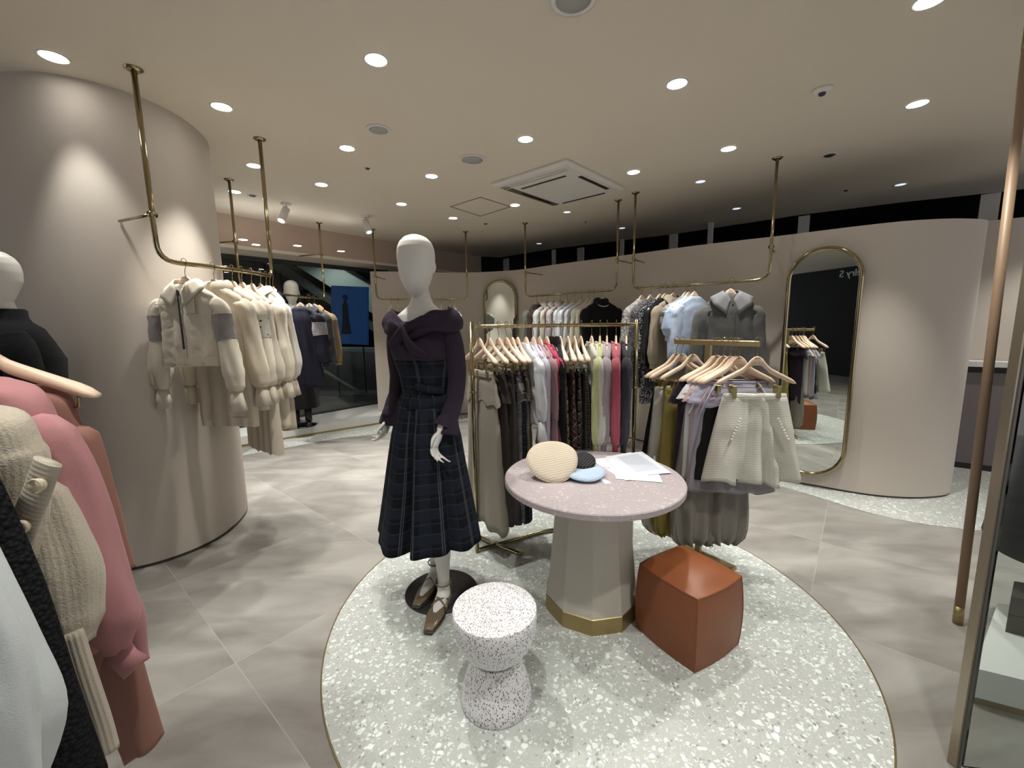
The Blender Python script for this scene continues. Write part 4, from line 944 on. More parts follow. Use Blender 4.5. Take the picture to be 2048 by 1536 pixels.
rc_(1390, -12, 'pale blue satin blouse with keyhole neck', 'top', 'blouse', 'blouse', K('pale_blue_satin', (.42, .49, .62), 'satin'), **dict(cg, L=.72, sr=(.06, .07, .07, .04)))
greyw = K('grey_wool', (.105, .102, .098)); gcol = K('light_grey_wool', (.25, .25, .265))
rc_(1466, 0, 'second grey coat hidden behind the open collared one', 'top', 'coat', 'coat', greyw, yaw=2, L=1.0, d=.04, sl=.7, sh=.215, wb=.25, collar='crew')
p_, a_ = on_bar(barC, 1457); p_ = p_ + Vector((-.03, -.10, .0125))
hang(p_, rad(-6), 'pale wooden hanger showing its logo, holding the grey coat with pale collar'); gc = top_garment('coat', 'grey wool coat with big pale pointed collar facing the room beside the tall mirror', 'coat', p_, rad(-6), greyw, L=1.05, d=.055, dh=.08, sl=.80, sh=.215, wb=.27, sr=(.066, .062, .06, .055), so=.07, cuff=.02, collar='shirt', cm=gcol, buttons=1, ck=1.35, seed=5, fold=.02, nf=4)

# --- T stand
W = 'on the brass T stand'
def rt_(px, dy, short, kind, name, cat, mat, **k): place(barT, px, dy, short, W, kind, name, cat, mat, yaw=(9 if px < 1420 else 2), seed=SE.randint(0, 99), **k)
YS = 68
mus = K('mustard_cotton', (.30, .24, .065)); crm = K('cream_nylon', (.52, .49, .42), 'satin'); tau = K('taupe_nylon', (.22, .195, .165), 'satin'); plum = K('dark_plum_knit', (.035, .025, .04), 'knit')
pant = dict(L=.95, wt_=.17, wh=.23, dt=.018, dh=.055, legs=True, gather=1, fold=.012)
rt_(1352, -25, 'long black skirt', 'drop', 'long_skirt', 'skirt', blk, clips=True, L=.74, wh=.24, dh=.06)
rt_(1366, -25, 'cream cargo trousers with knee ties', 'drop', 'cargo_trousers', 'trousers', crm, clips=True, **pant, ties=paper)
rt_(1388, -25, 'mustard yellow balloon trousers', 'drop', 'cargo_trousers', 'trousers', mus, clips=True, **pant)
rt_(1437, -25, 'taupe balloon trousers', 'drop', 'cargo_trousers', 'trousers', tau, clips=True, **dict(pant, wh=.24))
offs = dict(L=.60, z0=-.222, wt_=.20, wh=.215, dt=.022, dh=.03, fold=.008, peplum=.12, ww=.012)
rt_(1432, -22, 'dark plum off shoulder knit top', 'drop', 'knit_top', 'top', plum, **dict(offs, L=.68))
rt_(1448, -21, 'white off shoulder dress', 'drop', 'short_dress', 'dress', wc, **offs)
rt_(1461, -20, 'soft pink off shoulder dress', 'drop', 'short_dress', 'dress', K('soft_pink_cotton', (.55, .40, .40)), **offs)
rt_(1473, -19, 'lavender grey off shoulder dress', 'drop', 'short_dress', 'dress', K('lavender_cotton', (.44, .42, .52)), **dict(offs, wh=.24))
rt_(1475, -18, 'grey lilac satin skirt', 'drop', 'short_skirt', 'skirt', K('grey_lilac_satin', (.30, .28, .31), 'satin'), clips=True, L=.57, wt_=.17, wh=.26, dh=.05)
mk = dict(clips=True, L=.49, wt_=.165, wh=.262, dt=.018, dh=.065, fold=.036, nf=4, sharp=True, ww=.03)
pearl = simple('pearl', (.85, .80, .72), .18)
def pearls(t, sx, ang, mat):
    for s in sx:
        for k in range(8):
            p = Vector((s * (.098 + .0066 * k), -.062 - .0028 * k, -.284 - .125 - .0150 * k)); obj('pearl_bead', lathe([(.001, -.0066), (.0054, -.0038), (.0066, 0), (.0054, .0038), (.001, .0066)], 10, p), pearl, t)
rt_(1481, -17, 'black flared short skirt with pearl trimmed pockets', 'drop', 'short_skirt', 'skirt', K('black_wool', (.012, .013, .012)), **dict(mk, wh=.25, dh=.04, fold=.02))
twd = K('ivory_tweed', (.82, .80, .70), 'tweed', (.52, .48, .38), (.90, .90, .86))
fl = Vector((tb_.x - .02, tb_.y + .02, TZ + .0175)) 
fl = Vector((tb_.x - .004, tb_.y + .006, TZ + .0175))
hang(fl, rad(-3), 'frontmost pale wooden clip hanger with visible logo on the T stand', True)
sk = drop_garment('short_skirt', 'ivory tweed flared short skirt with pearl pockets, frontmost on the T stand', 'skirt', fl, rad(-3), twd, **dict({k: v for k, v in mk.items() if k != 'clips'}, fold=.012, pleats=((-.30, 1), (.42, -1), (.58, 1))), seed=2)
pearls(sk, (-1, 1), 0, None)
for o in bpy.data.objects:
    if o.get('label', '').startswith('black flared short skirt'): pearls(o, (-1,), 0, None)

# --- cream garments round the column
W = 'on the rail curving round the column'
crk = K('cream_fleece', (.72, .65, .53)); crk2 = K('ecru_fleece', (.68, .60, .48)); gband = K('grey_towelling', (.27, .245, .24), 'fuzzy'); crk3 = K('oatmeal_knit', (.56, .49, .40), 'knit'); lacet = K('lace_strip', (.52, .50, .42), 'dots', (.06, .05, .05))
def rd_(px, yaw, short, kind, name, cat, mat, **k): place(barD, px, 0, short, W, kind, name, cat, mat, yaw=yaw, seed=SE.randint(0, 99), **k)
big = dict(sy=.78, sh=.205, d=.045, dh=.055, sr=(.052, .052, .064, .040), so=.07, sl=.66, cuff=.12, cuffr=(.032, .05), fold=.016)
rd_(367, -12, 'cream cropped zip jacket with grey sleeve bands', 'top', 'cropped_jacket', 'jacket', crk, **dict(big, L=.60, collar='shirt', band=gband, zip_=.34, pocket=1, wb=.19, hemband=crk))
rd_(425, -14, 'cream hooded sweat dress', 'top', 'sweat_dress', 'dress', crk2, **dict(big, L=1.0, collar='hood', hemband=crk2, so=.06))
rd_(463, -24, 'ecru pullover with lace striped sleeves', 'top', 'pullover', 'sweater', crk, **dict(big, L=.92, band=lacet, so=.05, collar='crew', d=.04))
rd_(482, -28, 'oatmeal sweatshirt with gathered sleeves', 'top', 'pullover', 'sweater', crk3, **dict(big, L=.88, so=.05, sr=(.05, .052, .075, .035), collar='band', d=.04))
rd_(502, -32, 'ecru wide leg trousers with lace side stripe', 'drop', 'wide_trousers', 'trousers', crk2, clips=True, L=.98, wt_=.16, wh=.21, dh=.06, legs=True, fold=.01)
rd_(520, -36, 'cream shirt dress with lace placket', 'top', 'long_dress', 'dress', crk, **dict(big, L=1.10, d=.035, collar='shirt', so=.04))
rd_(531, -38, 'beige cotton dress with side buttons', 'top', 'long_dress', 'dress', K('beige_cotton', (.52, .44, .34)), **dict(big, L=1.14, d=.035, so=.04, sr=(.045, .045, .05, .035)))
rd_(539, -40, 'white blouse with lace yoke and balloon sleeves', 'top', 'blouse', 'blouse', K('white_crepe', (.66, .64, .60)), **dict(big, L=.62, d=.045, so=.05, sr=(.05, .055, .078, .03), collar='band', buttons=3))
rd_(546, -44, 'navy velour jacket', 'top', 'jacket', 'jacket', K('navy_velour', (.018, .018, .035), 'velvet'), **dict(big, L=.8, d=.04, so=.04, collar='crew'))
# --- window rail
W = 'on the rail before the shop window'
def re_(px, yaw, short, kind, name, cat, mat, **k): place(barE, px, 0, short, W, kind, name, cat, mat, yaw=yaw, seed=SE.randint(0, 99), **k)
re_(601, -8, 'navy coat with pale lilac cape sleeve', 'top', 'coat', 'coat', K('midnight_velour', (.014, .014, .024), 'velvet'), L=1.1, d=.05, sl=.65, sr=(.07, .07, .07, .05), band=K('lilac_boucle', (.30, .28, .31), 'boucle'))
re_(617, -6, 'charcoal wool jacket', 'top', 'jacket', 'jacket', K('charcoal_wool', (.06, .06, .062)), L=.85, d=.05, sl=.64, sr=(.06, .06, .06, .045), collar='shirt')
re_(628, -4, 'camel brown jacket', 'top', 'jacket', 'jacket', K('camel_wool', (.24, .16, .085)), L=.80, d=.05, sl=.66, sr=(.06, .06, .06, .05), collar='shirt')
# ------------------------------------------------------------------ near garments at the left edge
barF = [Vector((-1.26, 1.5, 1.47)), Vector((-1.25, .3, 1.47))]
t = E('garment_rail', 'brass rail at the left edge carrying the pink and cardigan pieces', 'garment rail', (0, 0, 0))
_rx = -1.315
obj('pipe', tube(bent([(-1.9, 1.10, CZ), (-1.9, 1.10, 1.585), (_rx, 1.10, 1.585), (_rx + .255, .25, 1.585), (_rx + .02, .10, 1.585), (_rx + .02, .10, CZ)], .08), .0125, 12, ref=(.577, .577, .577)), brass, t)
def near_sleeve(parent, pts, radii, mat, ratio=.8, n=28, fold=None, name='sleeve', cap=True):
    radii = [(0, radii[0][1] * .2), (.03, radii[0][1] * .7), (.09, radii[0][1])] + radii[1:]
    return obj(name, tube(spl(pts, 6), (lambda R: (lambda t_: ip(R, t_)))(radii), n, ratio, ref=(1, 0, 0), fold=fold, cap=cap), mat, parent)
def W3(px, py, y): return U(px, py, y)
def panel(name, pts_l, pts_r, y, mat, parent, depth=.035, fold=.012, n=36, ph=0.0, yl=0.0):
    # closed body between a left and a right outline (world points), with real depth
    L1 = spl(pts_l, 5); R1 = spl(pts_r, 5); m_ = min(len(L1), len(R1)); rs = []
    for k in range(m_):
        a, b_ = L1[k], R1[k]; v = k / (m_ - 1); c_ = (a + b_) / 2; hw_ = (b_ - a) / 2; dd = depth * ip([(0, .3), (.15, 1), (1, 1.25)], v)
        rs.append([c_ + hw_ * (sgn(cos(th)) * abs(cos(th)) ** .85) + Vector((0, dd * sgn(sin(th)) * abs(sin(th)) ** .75 + fold * v * sin(5 * cos(th) + ph + 2 * v), .004 * sin(3 * th))) for th in [2 * PI * j / n for j in range(n)]])
    return obj(name, loft(rs, (True, True)), mat, parent)
velv = K('rose_brown_velour', (.27, .135, .105), 'velvet'); pink = K('dusty_pink_jersey', (.46, .22, .225)); oat = K('oatmeal_mohair', (.50, .44, .345), 'mohair'); oatr = K('oatmeal_rib', (.50, .44, .35), 'rib'); oatb = K('oatmeal_band_rib', (.50, .44, .35), 'rib', rot=PI / 2); bbou = K('black_boucle', (.012, .012, .014), 'boucle'); wht = K('white_jersey', (.66, .70, .70))
g = 'garments at the left edge'
y = 1.02
hh = hang((-1.285, .975, 1.60), rad(13), 'pale wooden hanger at the left edge, in front of the black jacket', True); hh.scale = (1.27, 1.15, 1.15)
t = E('velour_coat', 'long rose brown velour coat, farthest of the garments at the left edge', 'coat', (0, 0, 0))
panel('body', [W3(-110, 755, y), W3(-110, 790, y), W3(-110, 850, y), W3(-110, 1000, y), W3(-60, 1300, y), W3(-30, 1520, y)], [W3(95, 775, y), W3(138, 797, y), W3(158, 850, y), W3(190, 960, y), W3(240, 1180, y), W3(225, 1490, y)], y, velv, t, .04)
near_sleeve(t, [W3(140, 850, y), W3(178, 950, y), W3(215, 1060, y), W3(245, 1140, y)], [(0, .05), (.5, .042), (1, .03)], velv)
panel('skirt_panel', [W3(180, 1270, y), W3(215, 1400, y), W3(262, 1510, y)], [W3(270, 1290, y), W3(300, 1400, y), W3(320, 1480, y)], y, velv, t, .03, .004)
y = .93
t = E('sweatshirt', 'dusty pink sweatshirt with gathered sleeve, beside the rose brown velour coat', 'sweatshirt', (0, 0, 0))
panel('body', [W3(-150, 740, y), W3(-155, 780, y), W3(-160, 850, y), W3(-140, 960, y), W3(-80, 1150, y), W3(-20, 1330, y)], [W3(20, 760, y), W3(78, 790, y), W3(112, 850, y), W3(150, 970, y), W3(185, 1110, y), W3(215, 1290, y)], y, pink, t, .045)
pf1 = lambda t_, th: 1 + .06 * sin(3 * th + 8 * t_) + .03 * sin(7 * th)
near_sleeve(t, [W3(75, 830, y - .03), W3(125, 930, y - .03), W3(172, 1080, y - .03), W3(215, 1220, y - .03), W3(235, 1300, y - .03)], [(0, .055), (.25, .06), (.5, .062), (.85, .068), (1, .03)], pink, .7, fold=pf1)
obj('cuff', tube([W3(232, 1290, y - .03), W3(250, 1318, y - .03), W3(272, 1335, y - .03)], [.03, .032, .036], 18, .6, ref=(1, 0, 0)), pink, t)
near_sleeve(t, [W3(190, 1130, y + .05), W3(240, 1200, y + .05), W3(268, 1280, y + .05), W3(280, 1320, y + .05)], [(0, .04), (.5, .045), (1, .024)], pink, .6)
y = .80
t = E('cardigan', 'oatmeal mohair cardigan with ribbed button band at the left edge', 'cardigan', (0, 0, 0))
panel('body', [W3(-220, 800, y), W3(-230, 850, y), W3(-240, 920, y), W3(-240, 1000, y), W3(-200, 1200, y), W3(-180, 1390, y)], [W3(-20, 812, y), W3(42, 838, y), W3(70, 885, y), W3(88, 940, y), W3(75, 1180, y), W3(100, 1330, y)], y, oat, t, .05, .01)
obj('button_band', tube(spl([W3(96, 922, y - .055), W3(72, 990, y - .06), W3(44, 1060, y - .06), W3(20, 1150, y - .058)], 6), .026, 16, .35, ref=(1, 0, 0)), oatb, t)
for bx_, by_ in ((78, 970), (46, 1053)):
    p = W3(bx_, by_, y - .075); obj('button', join(tube([p, p + Vector((.002, -.006, .001))], [.0125, .0125], 24), tube([p + Vector((.0125 * cos(a), -.007, .0125 * sin(a))) for a in [2 * PI * k / 24 for k in range(25)]], .002, 6, cap=False, ref=(0, 1, 0))), simple('horn_button', (.55, .48, .34), .35), t)
fz_ = lambda t_, th: 1 + .07 * sin(3 * th + 5 * t_) + .05 * sin(6 * th)
near_sleeve(t, [W3(70, 960, y + .05), W3(100, 1030, y + .05), W3(128, 1120, y + .04), W3(140, 1210, y + .03), W3(152, 1285, y + .02)], [(0, .05), (.3, .054), (.6, .062), (.85, .055), (1, .034)], oat, .75, fold=fz_)
obj('cuff', tube(spl([W3(132, 1262, y), W3(158, 1350, y), W3(188, 1440, y), W3(205, 1500, y)], 5), lambda t_: ip([(0, .032), (.5, .034), (1, .034)], t_), 20, .6, ref=(1, 0, 0)), oatr, t)
y = .68
t = E('boucle_coat', 'black boucle coat between the oatmeal cardigan and the white top', 'coat', (0, 0, 0))
panel('body', [W3(-300, 840, y), W3(-300, 880, y), W3(-300, 930, y), W3(-300, 980, y), W3(-320, 1200, y), W3(-300, 1400, y), W3(-260, 1700, y)], [W3(-150, 845, y), W3(-90, 880, y), W3(-42, 940, y), W3(0, 1010, y), W3(78, 1190, y), W3(138, 1380, y), W3(200, 1560, y)], y, bbou, t, .045, .008)
y = .57
t = E('white_blouse', 'bright white top nearest the camera at the bottom left corner', 'top', (0, 0, 0))
panel('body', [W3(-400, 920, y), W3(-400, 950, y), W3(-400, 1000, y), W3(-400, 1060, y), W3(-420, 1250, y), W3(-380, 1500, y), W3(-350, 1700, y)], [W3(-230, 925, y), W3(-160, 950, y), W3(-95, 1010, y), W3(-40, 1090, y), W3(60, 1290, y), W3(112, 1440, y), W3(60, 1600, y)], y, wht, t, .05, .012)
near_sleeve(t, [W3(-95, 1130, y - .04), W3(-35, 1290, y - .04), W3(0, 1430, y - .04), W3(20, 1600, y - .04)], [(0, .04), (.5, .046), (1, .04)], wht, .7, fold=pf1)

for yy, sx_, sz_, what in ((.93, .8, 1.24, 'dusty pink sweatshirt'), (.80, .85, 1.36, 'oatmeal cardigan'), (.68, .78, 1.15, 'black boucle coat'), (.57, .9, 1.2, 'bright white top')):
    nh = hang((_rx + (1.10 - yy) * .3, yy, 1.5975), rad(5), 'pale wooden hanger inside the ' + what + ' at the left edge'); nh.scale = (sx_, 1, sz_)
# ------------------------------------------------------------------ mannequins
def mannequin_body(parent, full=True, arms=((-1, None), (1, None)), legs=True, mat=None, head_turn=0.0):
    """continuous body in local metres, feet at z = 0, facing -Y"""
    ps = []
    def ell(z, rx, ry, x=0, y=0, n=40): return [(x + rx * cos(2 * PI * k / n), y + ry * sin(2 * PI * k / n), z) for k in range(n)]
    prof = [(.90, .165, .105), (1.00, .158, .10), (1.08, .135, .088), (1.15, .118, .08), (1.22, .128, .088), (1.32, .15, .108), (1.38, .158, .115), (1.45, .162, .098), (1.52, .165, .08), (1.565, .15, .068), (1.595, .10, .056), (1.62, .066, .05), (1.65, .052, .048), (1.69, .048, .048), (1.72, .050, .052)]
    ps.append(loft([ell(z, rx, ry, 0, {1.69: -.012, 1.72: -.02}.get(z, 0)) for z, rx, ry in prof], (True, True)))
    hd = []; ht = head_turn
    HS = 1.0
    hp = [(1.685, .012, .016), (1.70, .030, .036), (1.72, .044, .052), (1.75, .057, .070), (1.79, .068, .086), (1.84, .077, .097), (1.89, .080, .100), (1.93, .077, .095), (1.96, .067, .082), (1.985, .047, .057), (1.998, .020, .026), (2.0, .004, .006)]
    for z, rx, ry in hp:
        z = 1.655 + (z - 1.685) * .985; rx *= 1.13; ry *= 1.10
        ring = []
        for k in range(40):
            th = 2 * PI * k / 40; x = rx * cos(th); y = -.028 + ry * sin(th) + (-.010 if z < 1.76 else 0)
            f = max(0, -sin(th)) ** 6
            y += f * (.006 * math.exp(-((z - 1.865) / .03) ** 2)) * (1 if abs(x) < .05 else .4) - f * .008 * math.exp(-((z - 1.82) / .03) ** 2) * max(0, 1 - abs(x) / .03) - f * .003 * math.exp(-((z - 1.765) / .014) ** 2)
            ca, sa = cos(ht), sin(ht); ring.append((x * ca - (y + .02) * sa, x * sa + (y + .02) * ca - .02, z))
        hd.append(ring)
    ps.append(loft(hd, (True, True)))
    for s in (-1, 1):
        e = Vector((s * .088, -.01, 1.80)); ca, sa = cos(ht), sin(ht); e = Vector((e.x * ca - (e.y + .02) * sa, e.x * sa + (e.y + .02) * ca - .02, e.z))
        ps.append(tube([e + Vector((0, .0, -.026)), e + Vector((s * .006, 0, 0)), e + Vector((s * .004, .006, .026))], [.006, .011, .006], 10, .6))
    for s, P in arms:
        if P is None: P = [(s * .165, 0, 1.53), (s * .195, .01, 1.40), (s * .215, .015, 1.25), (s * .225, -.005, 1.10), (s * .232, -.04, .98), (s * .235, -.055, .93)]
        Q = spl(P, 5); ps.append(tube(Q, lambda t_: ip([(0, .052), (.15, .048), (.45, .038), (.6, .036), (.9, .024), (1, .024)], t_), 16))
        w_ = Vector(P[-1]); dr = (Vector(P[-1]) - Vector(P[-2])).normalized(); fw_ = Vector((0, -1, 0)); fw_ = (fw_ - fw_.dot(dr) * dr).normalized(); sd = dr.cross(fw_)
        ps.append(tube([w_, w_ + dr * .03, w_ + dr * .085], [.022, .030, .028], 14, .55, ref=fw_))
        for k, (off, ln) in enumerate(((-.021, .062), (-.007, .074), (.007, .070), (.021, .055))):
            b0 = w_ + dr * .078 + fw_ * -off; bend = sd * (-s) * (.10 + .06 * k)
            ps.append(tube(spl([b0, b0 + dr * ln * .5 + bend * .06 + fw_ * -off * .2, b0 + dr * ln * .85 + bend * .22 + fw_ * -off * .3, b0 + dr * ln + bend * .36 + fw_ * -off * .35], 3), lambda t_: ip([(0, .0085), (.6, .0075), (1, .0052)], t_), 10))
        b0 = w_ + dr * .025 + fw_ * .022
        ps.append(tube(spl([b0, b0 + dr * .025 + fw_ * .018, b0 + dr * .055 + fw_ * .024 + sd * (-s) * .006, b0 + dr * .072 + fw_ * .020 + sd * (-s) * .01], 3), lambda t_: ip([(0, .011), (.6, .0085), (1, .006)], t_), 10))
    if legs is True: legs = (((-.085, 0, .93), (-.09, -.01, .72), (-.085, -.015, .52), (-.08, .01, .36), (-.078, .02, .12), (-.078, .02, .075)), ((.085, 0, .93), (.09, -.01, .72), (.085, -.015, .52), (.08, .01, .36), (.078, .02, .12), (.078, .02, .075)))
    feet = []
    if legs:
        for i, P in enumerate(legs):
            Q = spl(P, 5); ps.append(tube(Q, lambda t_: ip([(0, .085), (.25, .075), (.47, .054), (.66, .053), (.92, .032), (1, .034)], t_), 20))
            a = Vector(P[-1]); yaw = (.12, .24)[i] if len(legs[0]) and legs[0][-1][0] == -.020 else 0; f = Vector((sin(yaw), -cos(yaw), 0))
            ps.append(tube([a + f * -.035 + Vector((0, 0, -.02)), a + Vector((0, 0, -.018)), a + f * .06 + Vector((0, 0, -.038)), a + f * .13 + Vector((0, 0, -.055)), a + f * .18 + Vector((0, 0, -.06))], [.028, .034, .03, .026, .014], 16, 1.1))
            feet.append((a, yaw))
    V, F, _ = join(*[(p[0], p[1], None) for p in ps])
    o = link('mannequin_body', V, F, mat or manneq_m, parent)
    m_ = o.modifiers.new('r', 'REMESH'); m_.mode = 'VOXEL'; m_.voxel_size = .006; m_.use_smooth_shade = True
    m_ = o.modifiers.new('s', 'SMOOTH'); m_.factor = .5; m_.iterations = 4
    return feet
# --- main mannequin
def part_ring(z, rx, ry, n=72, x=0, y=0, fn=None):
    out = []
    for k in range(n):
        th = 2 * PI * k / n; f = fn(th) if fn else 0
        out.append((x + (rx + f) * cos(th), y + (ry + f) * sin(th), z))
    return out
MR = rad(-24)
t = E('mannequin', 'white egg-headed mannequin wearing the dark plum top and navy check skirt', 'mannequin', (-.462, 2.205, .012), MR); t.scale = (1, 1, .985)
MAIN = t
armL = ((-.155, 0, 1.53), (-.19, .02, 1.38), (-.205, .04, 1.22), (-.225, .02, 1.06), (-.240, .0, 1.02), (-.246, -.01, .99))
armR = ((.155, 0, 1.53), (.18, .01, 1.38), (.185, .02, 1.22), (.175, -.02, 1.06), (.158, -.075, 1.01), (.153, -.095, .978))
lg = (((-.085, 0, .93), (-.08, -.01, .72), (-.06, .01, .52), (-.04, .05, .36), (-.022, .06, .15), (-.020, .055, .085)), ((.085, 0, .93), (.09, -.04, .72), (.095, -.06, .52), (.105, -.06, .36), (.118, -.07, .14), (.12, -.078, .075)))
feet = mannequin_body(t, True, ((-1, armL), (1, armR)), lg, head_turn=rad(6))
obj('base_disc', lathe([(.001, 0), (.20, 0), (.203, .004), (.20, .009), (.001, .009)], 64, (.045, .012, -.010)), black_metal, t)
# shoes
shoe_m = simple('taupe_patent_leather', (.17, .125, .08), .22); sole_m = simple('dark_sole', (.05, .038, .028), .5)
for (a, yaw), sx in zip(feet, (-1, 1)):
    sh = E('shoe', 'x', 'y', a, yaw); del sh['label']; del sh['category']; sh.parent = t; sh.name = 'shoe'
    sh.location = (a.x, a.y, 0); z0 = .004
    lift = .0
    def sr_(y, w_, h_, zb, n=24): return [(w_ * (sgn(cos(th)) * abs(cos(th)) ** .7), y, zb + h_ * .5 + h_ * .5 * (sgn(sin(th)) * abs(sin(th)) ** .8)) for th in [2 * PI * k / n for k in range(n)]]
    rs = [sr_(-.085, .040, .036, z0 + .006), sr_(-.115, .044, .036, z0 + .006), sr_(-.15, .041, .033, z0 + .005), sr_(-.19, .033, .026, z0 + .004), sr_(-.222, .024, .019, z0 + .004), sr_(-.232, .021, .012, z0 + .005)]
    obj('vamp', loft(rs, (True, True)), shoe_m, sh)
    def srr(y, w_, n=20): return [(w_ * sgn(cos(th)) * abs(cos(th)) ** .8, y, (.0 if sin(th) < 0 else .010)) for th in [2 * PI * k / n for k in range(n)]]
    obj('sole', loft([srr(.045, .015), srr(.03, .028), srr(-.04, .029), srr(-.11, .045), srr(-.16, .042), srr(-.205, .031), srr(-.238, .022)], (True, True)), sole_m, sh)
    rs = []
    for k in range(15):
        th = rad(180 * k / 14); px_, py_ = .036 * cos(th), .012 + .035 * sin(th)
        rs.append([(px_, py_, .008), (px_ * 1.06, py_ + .002, .03), (px_ * .94, py_, .052), (px_ * .88, py_ - .002, .048), (px_ * .9, py_ - .003, .01)])
    side = [[(s_[0], s_[1], s_[2]) for s_ in r] for r in rs]
    left = [[(x * 1.08, y, z * (1 - .25 * q) ) for x, _, z in rs[-1]] for q, y in ((1, -.08), (.6, -.05), (.3, -.02))]
    right = [[(x * 1.08, y, z * (1 - .25 * q)) for x, _, z in rs[0]] for q, y in ((1, -.08), (.6, -.05), (.3, -.02))]
    obj('heel_counter', loft(right + rs + list(reversed(left)), (True, True)), shoe_m, sh)
    az = .135 if sx < 0 else .125
    obj('ankle_strap', tube([(.041 * cos(q), .0 + .041 * sin(q), az + .004 * sin(q)) for q in [2 * PI * k / 28 for k in range(29)]], 0.0055, 8, .5, cap=False, ref=(0, 0, 1)), shoe_m, sh)
    obj('cross_strap', join(tube(spl([(-.038, -.082, .034), (-.006, -.075, .070), (.036, -.035, .050)], 6), .006, 8, .5), tube(spl([(.038, -.082, .034), (.006, -.073, .073), (-.036, -.035, .050)], 6), .006, 8, .5), tube(spl([(.034, .02, .05), (.038, .02, .09), (.037, .01, az)], 5), .004, 8, .4), tube(spl([(-.034, .02, .05), (-.038, .02, .09), (-.037, .01, az)], 5), .004, 8, .4)), shoe_m, sh)
pz = -.012
plumk = K('plum_rib_knit', (.040, .028, .045), 'rib'); mainp = K('navy_plaid_cloth', (.009, .010, .014), 'plaid', (.016, .021, .032), (.085, .098, .11), .125, hs=.35)
# skirt with box pleats
def lin_(tab, t):
    for (a, x), (b_, y) in zip(tab, tab[1:]):
        if t <= b_: return x + (y - x) * (t - a) / (b_ - a)
    return tab[-1][1]
def skirt_r(v, th):
    sxx = lin_([(0, .128), (.08, .152), (.3, .195), (1, .300)], v); syy = lin_([(0, .092), (.08, .120), (.3, .160), (1, .238)], v)
    c_, s_ = cos(th), sin(th)
    w1 = sin(4 * th + 1.9 + .3 * v); w1 = sgn(w1) * abs(w1) ** .7
    A = .019 * ip([(0, 0), (.25, .2), (1, 1)], v)
    pl_ = -.09 * min(1, v * 1.5) * math.exp(-((th - 1.5 * PI - .05) / .11) ** 2) - .035 * v * math.exp(-((th - 1.5 * PI - 1.0) / .10) ** 2)
    f = A * w1 + .006 * v * sin(13 * th) + pl_
    return Vector(((sxx + f) * c_, (syy + f) * s_, 0))
rs = []
for k in range(31):
    v = k / 30; z = 1.155 + (.365 - 1.155) * v; ring = []
    for j in range(180):
        th = 2 * PI * j / 180; p = skirt_r(v, th); sw = Vector((-.008 * v, -.02 * v, 0))
        ring.append(p + sw + Vector((0, 0, z - .035 * v * max(0, -sin(th)) ** 2)))
    rs.append(ring)
sk_ = obj('check_skirt', loft(rs, (False, False)), mainp, t); sk_.modifiers.new('t', 'SOLIDIFY').thickness = .004
# corset
def tor(z, n=72, g=0.0):
    rx = ip([(1.08, .150), (1.15, .124), (1.22, .132), (1.32, .155), (1.40, .166), (1.48, .17), (1.56, .172)], z) + g
    ry = ip([(1.08, .102), (1.15, .086), (1.22, .094), (1.30, .118), (1.38, .130), (1.46, .112), (1.54, .086)], z) + g
    out = []
    for k in range(n):
        th = 2 * PI * k / n; y = ry * sin(th); x = rx * cos(th)
        if sin(th) < 0: 
            for bx_ in (-.075, .075): y -= .040 * math.exp(-((x - bx_) / .052) ** 2) * math.exp(-((z - 1.385) / .055) ** 2) * -sin(th)
        out.append((x, y, z))
    return out
cor = obj('corset_waist', loft([[Vector(p) + Vector((0, 0, -.03 * max(0, math.cos(2 * PI * k / 72 + PI / 2)) ** 2 if zi == 0 else 0)) for k, p in enumerate(tor(z, 72, .007 + (.012 if z < 1.12 else 0)))] for zi, z in enumerate((1.065, 1.10, 1.15, 1.20, 1.26, 1.31, 1.345))], (False, False)), mainp, t)
cor.modifiers.new('t', 'SOLIDIFY').thickness = .004
def wrapped(z0_, z1_, a0, a1, g, wd, name, mat, n=14):
    rs = []
    for k in range(n + 1):
        q = k / n; a = a0 + (a1 - a0) * q; z = z0_ + (z1_ - z0_) * q; ring = tor(z, 360, g); p = Vector(ring[int(round(math.degrees(a))) % 360]); nrm = Vector((p.x, p.y, 0)).normalized()
        rs.append([p + Vector((0, 0, wd / 2)), p + nrm * .006 + Vector((0, 0, wd * .4)), p + nrm * .006 - Vector((0, 0, wd * .4)), p - Vector((0, 0, wd / 2))])
    return obj(name, loft(rs, (True, True)), mat, t)
wrapped(1.20, 1.165, rad(275), rad(350), .013, .042, 'waist_tab', mainp)
wrapped(1.10, 1.13, rad(262), rad(350), .024, .055, 'waist_flap', mainp)
# knit top
kt_ = obj('knit_top', loft([tor(z, 72, .008) for z in (1.335, 1.35, 1.38, 1.41, 1.44, 1.47, 1.50, 1.53)], (False, False)), plumk, t); kt_.modifiers.new('t', 'SOLIDIFY').thickness = .004
def shawl(z, g, tt_):
    out = []
    for k in range(96):
        th = 2 * PI * k / 96; c_, s_ = cos(th), sin(th)
        rx = ip([(0, .168), (.3, .197), (.7, .212), (1, .213)], tt_) + g; ry = ip([(0, .078), (.5, .112), (1, .128)], tt_) + g
        dip = -.075 * max(0, -s_) ** 2 * math.exp(-(c_ / .55) ** 2) * (1 - .3 * tt_)
        y = ry * s_ * (1 if s_ > 0 else 1.05); x = rx * sgn(c_) * abs(c_) ** .9
        y += .006 * sin(9 * th + 6 * tt_) * tt_
        out.append((x, y, z + dip + .008 * sin(4 * th)))
    return out
sw = obj('off_shoulder_fold', loft([shawl(1.590 - .105 * q, .004 + .010 * sin(PI * q), q) for q in [k / 10 for k in range(11)]], (False, False)), plumk, t); sw.modifiers.new('t', 'SOLIDIFY').thickness = .006
